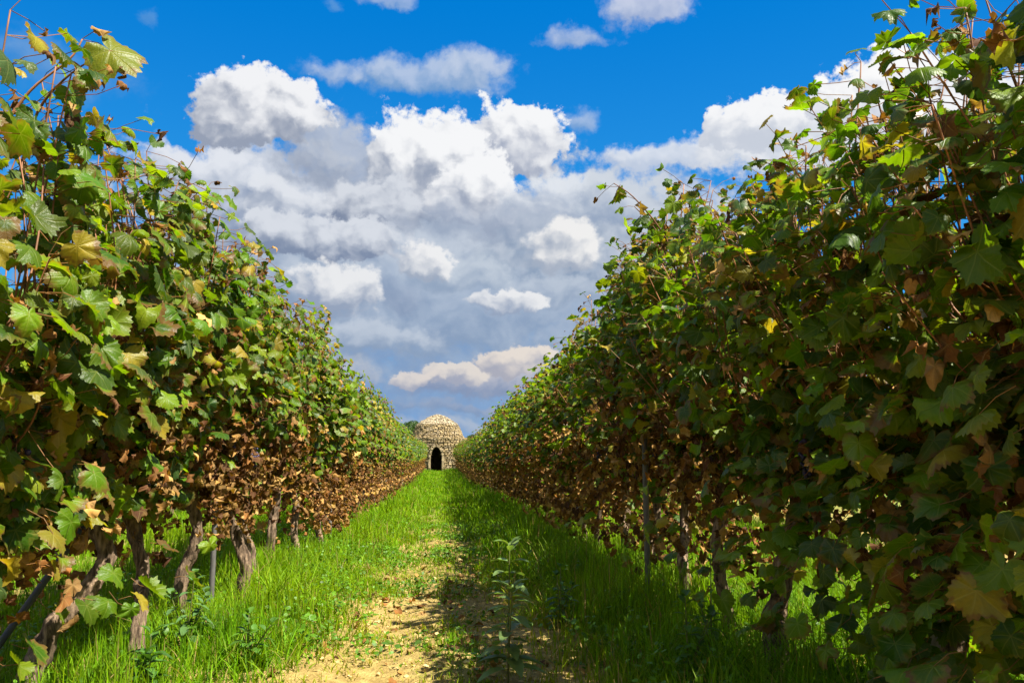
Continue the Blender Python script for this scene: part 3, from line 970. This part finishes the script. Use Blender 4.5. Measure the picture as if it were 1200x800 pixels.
def sphere_arrays(seg=8, rng_=5):
    th = np.linspace(0, np.pi, rng_ + 1)[1:-1]; ph = np.linspace(0, 2 * np.pi, seg, endpoint=False)
    V = [np.array([[0, 0, 1.0]])] + [np.stack([np.sin(t) * np.cos(ph), np.sin(t) * np.sin(ph), np.full(seg, np.cos(t))], 1) for t in th] + [np.array([[0, 0, -1.0]])]
    V = np.concatenate(V); j = np.arange(seg); k = (j + 1) % seg
    tri = [np.stack([np.zeros(seg, int), 1 + j, 1 + k], 1)]
    quad = []
    for i in range(len(th) - 1):
        a = 1 + i * seg; b = a + seg
        quad.append(np.stack([a + j, b + j, b + k, a + k], 1))
    a = 1 + (len(th) - 1) * seg
    tri.append(np.stack([a + j, np.full(seg, len(V) - 1), a + k], 1))
    return V, np.concatenate(tri), np.concatenate(quad)


SPH = sphere_arrays()


def bunch_mesh(c, rng):
    mb = MB()
    n = 42
    t = rng.random(n) ** 0.8
    a = rng.uniform(0, 6.28, n); rr = 0.034 * (1 - 0.75 * t) * np.sqrt(rng.uniform(0.3, 1, n))
    for i in range(n):
        V, tr, q = SPH
        mb.add(V * rng.uniform(0.0068, 0.0088) + c + np.array([rr[i] * math.cos(a[i]), rr[i] * math.sin(a[i]), -0.13 * t[i]]), [tr, q],
               np.array([0.022, 0.016, 0.045]) * rng.uniform(0.6, 1.8))
    v, f = tube_arrays([c + (0, 0, 0.06), c + (0.004, 0, 0.02), c - (0, 0, 0.1)], [0.002, 0.002, 0.001], 5)
    mb.add(v, f, (0.16, 0.09, 0.04))
    return mb.mesh('grape_bunch', M_GRAPE)

# ------------------------------------------------------------------ the rows of vines
def place_vine(parts, x, y, side, label, group):
    """side +1: the row left of the track (alley to its right), -1: the row right of it"""
    root = empty('grape_vine', (x, y, float(ground_z(x, y))), 0.0 if side > 0 else math.pi)
    tag(root, label, 'grape vine', group)
    link('trunk', parts['trunk'], root)
    link('foliage', parts['foliage'], root)
    link('dry_foliage', parts['dry_foliage'], root)
    for m in parts['cane']: link('cane', m, root)
    for m in parts['grape_bunch']: link('grape_bunch', m, root)
    return root


def copy_vine(src, x, y, rz, label, group):
    r = src.copy(); COL.objects.link(r)
    r.location = (x, y, float(ground_z(x, y))); r.rotation_euler = (0, 0, rz)
    r['label'] = label; r['group'] = group
    for ch in src.children:
        c = ch.copy(); c.parent = r; COL.objects.link(c)
    return r


G_LEFT = 'vines of the row left of the track'
G_RIGHT = 'vines of the row right of the track'
# (distance, trunk polyline in the vine's own frame or None, options)
NEAR_LEFT = [
    (1.35, None, dict(low_green=0.3, n_shoots=50, top_dry=0.35), 'grape vine cut by the left edge of the photo, green from top to bottom'),
    (2.35, [(-0.02, 0.10, -0.1), (0.02, 0.05, 0.2), (0.06, 0.0, 0.42), (0.05, 0.0, 0.62)], dict(low_green=0.25, n_shoots=50, top=1.88, top_dry=0.45, dryness=0.55,
        extra_shoots=[dict(path=[(0.10, 0.05, 1.62), (0.16, 0.0, 1.80), (0.26, -0.04, 1.90), (0.362, -0.05, 1.965)], dry=0.35,
                           leaf=dict(n=(0.35, -0.85, 0.35), t=(0.18, -0.05, -0.10), s=0.105, c=(0.15, 0.18, 0.010))),
                      dict(path=[(0.08, -0.05, 1.7), (0.16, -0.05, 1.84), (0.26, -0.06, 1.93), (0.29, -0.06, 1.99)], dry=0.75),
                      dict(path=[(0.02, -0.3, 1.65), (0.03, -0.35, 1.85), (0.1, -0.33, 1.99)], dry=0.5)]),
        'tall grape vine at upper left whose yellow-edged leaf sticks up into the blue sky'),
    (3.12, [(-0.10, -0.05, -0.1), (-0.04, -0.02, 0.16), (0.02, 0.03, 0.30), (0.10, 0.10, 0.46), (0.04, 0.1, 0.64)], dict(stout=1.1, low_green=0.12, dryness=0.75, skirt=0.46),
        'grape vine on a long trunk leaning steeply in the lower left corner'),
    (3.78, [(0.12, -0.16, -0.1), (0.09, -0.10, 0.2), (0.05, -0.03, 0.42), (0.0, 0.0, 0.62)], dict(dryness=0.95),
        'grape vine on a dark slanting trunk, next after the leaning trunk at lower left'),
    (4.65, [(0.0, 0.02, -0.1), (-0.03, 0.0, 0.22), (0.03, 0.02, 0.45), (0.0, -0.02, 0.66)], dict(dryness=1.0),
        'grape vine on a bent trunk standing just before the thin metal stake'),
    (5.15, [(0.16, 0.0, -0.1), (0.17, 0.0, 0.2), (0.10, 0.03, 0.44), (0.0, 0.0, 0.68)], dict(dryness=1.0),
        'grape vine whose s-curved trunk stands right beside the thin metal stake'),
    (6.05, None, dict(dryness=1.0), 'grape vine with rust-brown leaves just beyond the thin metal stake'),
    (6.95, None, dict(dryness=1.0, top=2.02), 'grape vine second beyond the thin metal stake, brown skirt of dry leaves'),
]
NEAR_RIGHT = [
    (1.72, None, dict(low_green=2.0, dryness=0.45, top=1.98, dx=0.03, width=0.38, n_shoots=66, top_dry=0.6, extra_shoots=[
        dict(path=[(0.18, 0.05, 1.6), (0.22, 0.12, 1.8), (0.20, 0.12, 1.98), (0.23, 0.10, 2.16)], dry=0.85),
        dict(path=[(0.10, -0.10, 1.6), (0.16, -0.10, 1.8), (0.18, -0.12, 1.95)], dry=0.8)]),
        'tall grape vine at upper right with brown shrivelled shoots against the sky'),
    (2.45, [(0.0, 0.0, -0.1), (0.03, 0.03, 0.25), (0.0, 0.0, 0.5), (0.0, 0.0, 0.70)], dict(low_green=2.2, top_dry=0.4, dryness=0.6, top=1.90, dx=0.03, width=0.38, n_shoots=66, extra_shoots=[
        dict(path=[(0.22, -0.2, 1.6), (0.26, -0.25, 1.80), (0.25, -0.27, 1.93)], dry=0.9),
        dict(path=[(0.15, 0.15, 1.6), (0.22, 0.2, 1.78), (0.26, 0.22, 1.9)], dry=0.9)]),
        'grape vine wrapped round the grey concrete post on the right'),
    (3.30, [(0.13, 0.0, -0.1), (0.15, -0.02, 0.22), (0.10, 0.02, 0.45), (0.02, 0.0, 0.70)], dict(low_green=0.5, stout=1.35, dryness=0.9, dx=-0.02, width=0.38, n_shoots=56, top=1.96, skirt=0.42),
        'grape vine on the thick dark gnarled trunk at lower right'),
    (4.15, None, dict(dryness=0.95, dx=-0.06, width=0.40, n_shoots=56, top=2.16, skirt=0.30, low_green=0.12, extra_shoots=[
        dict(path=[(0.20, 0.1, 1.75), (0.34, 0.15, 1.98), (0.48, 0.2, 2.12), (0.58, 0.22, 2.18)], dry=0.1),
        dict(path=[(0.22, 0.0, 1.8), (0.32, 0.02, 2.0), (0.44, 0.05, 2.12)], dry=0.15)]),
        'grape vine whose leafy shoot arches out over the track toward the clouds'),
    (5.00, None, dict(dryness=1.0, dx=-0.04, width=0.38, n_shoots=56, top=2.13, skirt=0.28, low_green=0.15), 'grape vine whose brown foliage hangs behind the thin dark stake, right row'),
    (5.85, [(0.0, 0.0, -0.1), (0.02, 0.0, 0.25), (-0.02, 0.02, 0.45), (0.0, 0.0, 0.68)], dict(dryness=1.0, top=2.08, width=0.34, skirt=0.30, low_green=0.08), 'grape vine next beyond the one at the thin dark stake, right row'),
    (6.75, None, dict(dryness=1.0, top=2.05, width=0.34, skirt=0.26, low_green=0.12), 'grape vine second beyond the one at the thin dark stake, right row'),
]
left_vines, right_vines = [], []
for i, (y, tr, kw, lab) in enumerate(NEAR_LEFT):
    left_vines.append(place_vine(vine_geometry(100 + i, 'near', trunk=tr, **kw), LEFT_X, y, 1, lab, G_LEFT))
for i, (y, tr, kw, lab) in enumerate(NEAR_RIGHT):
    # the right row is turned half round, so that its local +x also faces the track
    dx = kw.pop('dx', 0.0)
    right_vines.append(place_vine(vine_geometry(200 + i, 'near', trunk=tr, side=-1, bulge=0.36, peak=0.75, **kw), RIGHT_X + dx, y, -1, lab, G_RIGHT))

rng = np.random.default_rng(5)
MID, FAR = {}, {}
for sd in (1, -1):
    MID[sd] = [vine_geometry(300 + i + 20 * sd, 'mid', dryness=1.0, top=1.84 + 0.05 * (i % 3) + (0.12 if sd < 0 else 0), n_shoots=34, skirt=0.26, side=sd, bulge=0.22 if sd > 0 else 0.34, peak=1.0 if sd > 0 else 0.55, width=0.30 if sd > 0 else 0.36) for i in range(6)]
    FAR[sd] = [vine_geometry(400 + i + 20 * sd, 'far', dryness=1.0, top=1.84 + 0.04 * (i % 3) + (0.02 if sd < 0 else 0), n_shoots=24, skirt=0.22, side=sd, width=0.33, bulge=0.18, peak=1.0 if sd > 0 else 0.4) for i in range(6)]
L_MID_L = 'one of the evenly spaced vines midway along the left row'
L_MID_R = 'one of the evenly spaced vines midway along the shaded right row'
L_FAR_L = 'small distant vine in the left row towards the stone hut'
L_FAR_R = 'small distant vine in the right row towards the stone hut'
proto = {}


def run(y0, y1, x, side, kinds, key, label, group, spacing=0.9):
    y = y0
    k = 0
    while y < y1:
        v = int(rng.integers(0, 6))
        xx = x + rng.normal(0, 0.035)
        rz = (0.0 if side > 0 else math.pi) + rng.normal(0, 0.05)
        if (key, side, v) not in proto:
            proto[(key, side, v)] = place_vine(kinds[side][v], xx, y, side, label, group)
        else:
            copy_vine(proto[(key, side, v)], xx, y, rz, label, group)
        y += spacing * rng.uniform(0.92, 1.08)
        k += 1


run(7.85, 19.0, LEFT_X, 1, MID, 'mid', L_MID_L, G_LEFT)
run(7.65, 19.0, RIGHT_X, -1, MID, 'mid', L_MID_R, G_RIGHT)
run(19.4, 63.0, LEFT_X, 1, FAR, 'far', L_FAR_L, G_LEFT)
run(19.4, 63.0, RIGHT_X, -1, FAR, 'far', L_FAR_R, G_RIGHT)
# the next rows either side, glimpsed under the canopies
run(3.0, 32.0, LEFT_X - 2.75, 1, FAR, 'far', 'vine of the next row, glimpsed under the left row', 'vines of the next row to the left')
run(2.0, 32.0, RIGHT_X + 2.75, -1, FAR, 'far', 'vine of the next row, glimpsed under the right row', 'vines of the next row to the right')


# ------------------------------------------------------------------ posts and stakes
def post(name, label, x, y, h, r, mat, col, lean=(0, 0), square=False, cat='post', cap=None):
    root = empty(name, (x, y, float(ground_z(x, y))))
    tag(root, label, cat)
    rg = np.random.default_rng(int(1000 * abs(x) + 10 * y))
    mb = MB()
    n = 16
    z = np.linspace(-0.2, h, n)
    p = np.stack([lean[0] * z, lean[1] * z, z], 1)
    v, f = tube_arrays(p, np.full(n, r), 4 if square else 9, 0.03, rg)
    mb.add(v, f, np.array(col))
    link('shaft', mb.mesh(name + '_shaft', mat, smooth=not square), root)
    for zz in (0.82, 1.35):
        if zz > h - 0.05: continue
        mb = MB()
        c = np.array([lean[0] * zz, lean[1] * zz, zz])
        a = np.linspace(0, 2 * np.pi, 15)
        ring = c + np.stack([(r * 1.25) * np.cos(a), (r * 1.25) * np.sin(a), 0.006 * np.sin(a * 2)], 1)
        v, f = tube_arrays(ring, np.full(15, 0.0022), 5); mb.add(v, f, (0.2, 0.19, 0.18))
        link('wire_tie', mb.mesh(name + '_tie', M_METAL), root)
    if cap:
        mb = MB(); c = np.array([lean[0] * h, lean[1] * h, h])
        v, f = tube_arrays([c - (0, 0, 0.09), c - (0, 0, 0.05), c + (0, 0, 0.004)], [r * 1.12, r * 1.14, r * 1.10], 12); mb.add(v, f, cap)
        link('cap', mb.mesh(name + '_cap', M_METAL), root)
    return root


post('trellis_post', 'grey round concrete trellis post with pale top rising through the right row', 1.50, 2.53, 1.97, 0.034, M_POST, (0.24, 0.235, 0.23), lean=(0.01, 0.0), cap=(0.33, 0.30, 0.24))
post('trellis_stake', 'thin grey metal stake beside the curved trunk in the left row', -1.22, 4.90, 1.55, 0.015, M_METAL, (0.09, 0.085, 0.08), cat='stake')
post('trellis_stake', 'dark blue-grey stake tilted beside the leaning trunk at lower left', -1.58, 3.05, 0.62, 0.012, M_METAL, (0.03, 0.035, 0.05), lean=(0.60, 0.1), cat='stake')
post('trellis_stake', 'thin dark stake standing among brown leaves in the right row', 1.14, 4.70, 1.5, 0.016, M_METAL, (0.09, 0.085, 0.08), cat='stake')
post('trellis_stake', 'small far stake at the foot of the left row, where the trunks end in grass', -1.18, 9.7, 1.5, 0.017, M_METAL, (0.15, 0.14, 0.13), cat='stake')


# ------------------------------------------------------------------ grass, litter, weeds
def smooth_noise(x, y, seed, sc):
    r = np.random.default_rng(seed)
    out = np.zeros_like(x)
    for k in range(7):
        a = r.uniform(0, 6.28); f = sc * r.uniform(0.6, 1.8); p = r.uniform(0, 6.28)
        out += np.sin((x * np.cos(a) + y * np.sin(a)) * f + p + 0.8 * np.sin(f * 0.6 * (x * np.sin(a) - y * np.cos(a)) + p))
    return out / 7 * 1.6


def bare(x, y):
    """0..1: how bare the track is"""
    strip = np.exp(-(np.abs(x - 0.06) / 0.55) ** 4)
    n = smooth_noise(x, y, 31, 5.0)
    dist = np.clip((8.2 - y) / 4.2, 0, 1)
    wheel = 1.0 - 0.45 * np.exp(-((x - 0.10) / 0.10) ** 2)
    return np.clip(strip * dist * wheel * 0.86 + 0.75 * n * strip * dist, 0, 1)


def build_grass():
    rng = np.random.default_rng(17)
    zones = [  # y0, y1, x0, x1, per m2, width, height factor
        (1.6, 4.2, -2.4, 2.6, 3000, 0.0038, 1.0),
        (4.2, 7.5, -3.4, 3.4, 2300, 0.0046, 1.0),
        (7.5, 13., -4.2, 4.2, 1150, 0.0068, 1.0),
        (13., 24., -4.6, 4.6, 480, 0.011, 1.0),
        (24., 67., -4.6, 4.6, 150, 0.022, 1.05),
    ]
    mb = MB()
    for (y0, y1, x0, x1, dens, wid, hf) in zones:
        n = int((y1 - y0) * (x1 - x0) * dens)
        # blades stand in small tufts
        nt = n // 5
        tx = rng.uniform(x0, x1, nt); ty = rng.uniform(y0, y1, nt)
        b = bare(tx, ty)
        keep = rng.random(nt) > b * 0.68
        # fewer beyond the rows
        keep &= (np.abs(tx - 0.1) < 2.0) | (rng.random(nt) < 0.55)
        tx, ty, b = tx[keep], ty[keep], b[keep]
        k = rng.integers(3, 9, len(tx))
        idx = np.repeat(np.arange(len(tx)), k)
        x = tx[idx] + rng.normal(0, 0.018 + wid, len(idx)); y = ty[idx] + rng.normal(0, 0.018 + wid, len(idx))
        bb = b[idx]; n = len(x)
        side = np.clip((np.abs(x - 0.08) - 0.25) / 0.75, 0, 1)
        h = (0.06 + 0.12 * side + 0.06 * np.clip((y - 9) / 12, 0, 1)) * hf * rng.uniform(0.45, 1.35, n) * (1 - 0.45 * bb)
        h *= (1 + 0.40 * smooth_noise(x, y, 55, 3.0)) * (1 + 0.30 * smooth_noise(x, y, 57, 11.0))
        h = np.clip(h * np.where(x > 0.3, 1.45, 1.0), 0.025, 0.42)
        tuft_dir = rng.uniform(0, 6.28, len(tx))[idx]
        az = tuft_dir + rng.normal(0, 1.1, n)
        lean = np.clip(rng.normal(0.45, 0.25, n) + 0.40 * smooth_noise(x, y, 58, 4.5), 0.02, 1.5)
        dx, dy = np.cos(az), np.sin(az)
        wdir = az + np.pi / 2 + rng.normal(0, 0.5, n)
        wx, wy = np.cos(wdir), np.sin(wdir)
        w = wid * rng.uniform(0.6, 1.5, n)
        broad = rng.random(n) < 0.20
        w = np.where(broad, w * 2.1, w); h = np.where(broad, h * 0.7, h)
        z0 = ground_z(x, y) - 0.01
        rows = []
        for t, ws in ((0, 0.8), (0.38, 1.0), (0.74, 0.72), (1.0, 0.0)):
            hor = lean * (0.25 * t + 0.75 * t * t) * h
            ver = h * (t - 0.38 * lean * t * t)
            cx = x + dx * hor; cyy = y + dy * hor; cz = z0 + ver
            if ws > 0:
                rows.append(np.stack([cx - wx * w * ws * .5, cyy - wy * w * ws * .5, cz], 1))
                rows.append(np.stack([cx + wx * w * ws * .5, cyy + wy * w * ws * .5, cz], 1))
            else:
                rows.append(np.stack([cx, cyy, cz], 1))
        V = np.stack(rows, 1)
        off = (np.arange(n) * 7)[:, None, None]
        q = (np.array([[0, 1, 3, 2], [2, 3, 5, 4]])[None] + off).reshape(-1, 4)
        tr = (np.array([[4, 5, 6]])[None] + off).reshape(-1, 3)
        pat = smooth_noise(x, y, 77, 2.0)
        c = np.array([0.112, 0.238, 0.003]) * rng.uniform(0.45, 1.45, (n, 1))
        c = c * (1 + 0.25 * pat[:, None] * np.array([1.0, 0.4, 0.2]))
        yl = np.clip(bb * 0.9 + rng.normal(0.05, 0.18, n), 0, 0.8)[:, None]
        c = c * (1 - yl) + np.array([0.25, 0.29, 0.008]) * yl
        dead = rng.random(n) < 0.035 + 0.36 * bb
        c = np.where(dead[:, None], np.array([0.33, 0.25, 0.10]) * rng.uniform(0.6, 1.2, (n, 1)), c)
        mb.add(V.reshape(-1, 3), [q, tr], np.repeat(np.clip(c, 0.004, 1), 7, 0))
    o = link('grass', mb.mesh('grass', M_GRASS))
    tag(o, 'bright green grass growing over the track and under the vines', 'grass', kind='stuff')
    print('grass verts', mb.n)


build_grass()


def build_litter():
    rng = np.random.default_rng(23)
    n = 600
    y = 1.8 + 9.5 * rng.random(n) ** 1.3
    x = np.where(rng.random(n) < 0.55, rng.normal(0.08, 0.42, n), np.where(rng.random(n) < 0.5, LEFT_X, RIGHT_X) + rng.normal(0, 0.3, n))
    pos = np.stack([x, y, ground_z(x, y) + rng.uniform(0.006, 0.03, n)], 1)
    nn = np.array([0, 0, 1.0]) + rng.normal(0, 0.4, (n, 3)); tt = rng.normal(0, 1, (n, 3))
    mb = MB(); add_leaves(mb, T_MID, pos, nn, tt, rng.uniform(0.014, 0.042, n), dry_colours(n, rng) * 1.1, rng, rng.uniform(0.8, 2.2, n), rng.uniform(0.1, 0.3, n))
    o = link('fallen_leaves', mb.mesh('fallen_leaves', M_DRY)); tag(o, 'brown fallen vine leaves scattered on the earth of the track', 'fallen leaves', kind='stuff')
    n = 3000
    y = 1.8 + 8.0 * rng.random(n) ** 1.4; x = rng.normal(0.08, 0.40, n)
    mb = MB()
    V0 = np.array([[1, 0, 0], [-1, 0, 0], [0, 1, 0], [0, -1, 0], [0, 0, 1], [0, 0, -1.0], [.6, .6, .5], [-.6, .6, .5], [-.6, -.6, .5], [.6, -.6, .5]])
    F0 = np.array([[4, 6, 7], [4, 7, 8], [4, 8, 9], [4, 9, 6], [0, 2, 6], [2, 1, 7], [1, 3, 8], [3, 0, 9], [6, 2, 7], [7, 1, 8], [8, 3, 9], [9, 0, 6], [0, 5, 2], [2, 5, 1], [1, 5, 3], [3, 5, 0]])
    s = np.exp(rng.normal(math.log(0.0055), 0.5, n))[:, None, None]
    V = V0[None] * s * rng.uniform(0.6, 1.3, (n, 1, 3)) * (1 + rng.normal(0, 0.15, (n, 10, 3)))
    a = rng.uniform(0, 6.28, n); ca, sa = np.cos(a)[:, None], np.sin(a)[:, None]
    V = np.stack([V[..., 0] * ca - V[..., 1] * sa, V[..., 0] * sa + V[..., 1] * ca, V[..., 2] * 0.75], -1)
    V = V + np.stack([x, y, ground_z(x, y) + 0.002], 1)[:, None, :]
    F = (F0[None] + (np.arange(n) * 10)[:, None, None]).reshape(-1, 3)
    c = np.array([0.42, 0.32, 0.13]) * rng.uniform(0.6, 1.35, (n, 1))
    mb.add(V.reshape(-1, 3), [F], np.repeat(c, 10, 0))
    o = link('soil_clods', mb.mesh('soil_clods', M_STONE, smooth=False)); tag(o, 'small tan clods and stones lying on the bare earth of the track', 'clods', kind='stuff')


build_litter()


def build_ground_weeds():
    # small round-leaved weeds and clover woven through the grass
    rng = np.random.default_rng(41)
    nc = 4200
    cy_ = 1.9 + 10.0 * rng.random(nc) ** 1.25; cx_ = rng.uniform(-2.0, 2.1, nc)
    keep = (smooth_noise(cx_, cy_, 91, 2.2) > -0.25) & (rng.random(nc) > bare(cx_, cy_) * 1.0)
    cx_, cy_ = cx_[keep], cy_[keep]
    k = rng.integers(5, 16, len(cx_)); idx = np.repeat(np.arange(len(cx_)), k); n = len(idx)
    sp = rng.uniform(0.02, 0.07, len(cx_))[idx]
    x = cx_[idx] + rng.normal(0, 1, n) * sp; y = cy_[idx] + rng.normal(0, 1, n) * sp
    hh = (rng.uniform(0.02, 0.17, len(cx_)) * np.where(np.abs(cx_ - 0.08) < 0.5, 0.45, 1.0))[idx] * rng.uniform(0.3, 1.1, n)
    pos = np.stack([x, y, ground_z(x, y) + hh], 1)
    nn = np.array([0, 0, 1.0]) + rng.normal(0, 0.45, (n, 3)); tt = np.stack([x - cx_[idx], y - cy_[idx], rng.normal(0, 0.02, n)], 1)
    col = np.array([0.070, 0.17, 0.006]) * rng.uniform(0.6, 1.5, (len(cx_), 1))[idx] * rng.uniform(0.8, 1.2, (n, 1))
    mb = MB(); add_leaves(mb, T_OVAL, pos, nn, tt, rng.uniform(0.012, 0.032, len(cx_))[idx], col, rng, rng.uniform(0.3, 0.9, n), rng.uniform(0.0, 0.08, n))
    o = link('ground_weeds', mb.mesh('ground_weeds', M_WEED)); tag(o, 'small round-leaved weeds and clover woven through the grass', 'weeds', kind='stuff')


def oval_template():
    th = np.radians(np.linspace(-180, 180, 11, endpoint=False) + 16)
    r = 0.5
    P = np.concatenate([[[0, 0.5]], np.stack([0.36 * np.sin(th), 0.5 + 0.5 * np.cos(th)], 1)])
    j = np.arange(11); k = (j + 1) % 11
    return P, np.concatenate([[0], np.ones(11)]), np.stack([np.zeros(11, int), 1 + k, 1 + j], 1), np.zeros((0, 4), int)


T_OVAL = oval_template()
build_ground_weeds()


def weed(x, y, h, seed, label, pairs=9, leaf=0.055, spread=1.0, stems=1, col=(0.06, 0.13, 0.035), group=None):
    rng = np.random.default_rng(seed)
    root = empty('weed_plant', (x, y, float(ground_z(x, y)))); tag(root, label, 'weed', group)
    fol = MB()
    for s in range(stems):
        d = rng.normal(0, 0.10 * h, 2) * (0.4 if s == 0 else 2.0)
        hh = h * (1.0 if s == 0 else rng.uniform(0.5, 0.85))
        p = smooth_path([(0, 0, -0.03), (d[0] * 0.2, d[1] * 0.2, hh * 0.35), (d[0] * 0.6, d[1] * 0.6, hh * 0.7), (d[0], d[1], hh)], 14)
        mb = MB(); v, f = tube_arrays(p, np.linspace(0.0042, 0.0016, 14), 6); mb.add(v, f, (0.10, 0.11, 0.03))
        link('stem', mb.mesh('weed_stem', M_CANE), root)
        # pointed oval leaves, two per node, smaller to the tip
        for i in range(pairs):
            t = 0.22 + 0.78 * i / (pairs - 1)
            b = np.array([np.interp(t, np.linspace(0, 1, 14), p[:, k]) for k in range(3)])
            for sg in range(2 if i < pairs - 1 else 4):
                a = i * 1.9 + sg * math.pi + rng.normal(0, 0.3)
                L = leaf * (1.15 - 0.55 * t) * rng.uniform(0.8, 1.25) * spread
                up = rng.uniform(-0.1, 0.35) if i < pairs - 2 else rng.uniform(0.5, 1.3)
                d3 = norm(np.array([math.cos(a), math.sin(a), up])); sd = norm(np.cross(d3, [0, 0, 1.0])); nn = np.cross(sd, d3)
                ts = np.array([0, 0.18, 0.42, 0.68, 0.88, 1.0]); ws = np.array([0.02, 0.17, 0.24, 0.19, 0.09, 0.0]) * L
                mid = b + d3 * (ts[:, None] * L + 0.008) - np.array([0, 0, 1.0]) * (ts[:, None] ** 2 * L * 0.30)
                lf = mid - sd * ws[:, None] + nn * ws[:, None] * 0.35; rt = mid + sd * ws[:, None] + nn * ws[:, None] * 0.35
                V = np.concatenate([lf, mid, rt]); q = []
                for r in range(5):
                    q += [[r, r + 1, 7 + r, 6 + r], [6 + r, 7 + r, 13 + r, 12 + r]]
                fol.add(V, [np.array(q)], np.array(col) * rng.uniform(0.7, 1.35))
    link('foliage', fol.mesh('weed_foliage', M_WEED), root)


weed(0.27, 3.35, 0.52, 1, 'tall leafy weed standing alone in the shaded middle of the track', pairs=11, leaf=0.115, stems=2, col=(0.12, 0.20, 0.065))
weed(-0.98, 3.15, 0.22, 2, 'low broad-leaved weed in the grass below the dark slanting trunk', pairs=6, leaf=0.085, stems=4, col=(0.05, 0.13, 0.025))
weed(-1.05, 3.85, 0.34, 3, 'round-leaved weed between the slanting trunk and the bent trunk by the stake', pairs=7, leaf=0.075, stems=4, col=(0.07, 0.15, 0.05))
weed(-0.72, 3.5, 0.20, 4, 'small low weed at the left edge of the bare earth', pairs=5, leaf=0.07, stems=4, col=(0.06, 0.15, 0.02))
weed(0.95, 3.3, 0.34, 5, 'slender weed in tall grass before the dark gnarled trunk', pairs=8, leaf=0.075, stems=3, col=(0.055, 0.14, 0.02))
weed(1.12, 3.55, 0.46, 6, 'thin pale-stemmed weed just left of the dark gnarled trunk', pairs=8, leaf=0.06, stems=2, col=(0.07, 0.15, 0.03))
weed(0.62, 4.4, 0.30, 7, 'bushy weed in the shaded grass right of the tall lone weed', pairs=7, leaf=0.07, stems=4, col=(0.05, 0.13, 0.02))
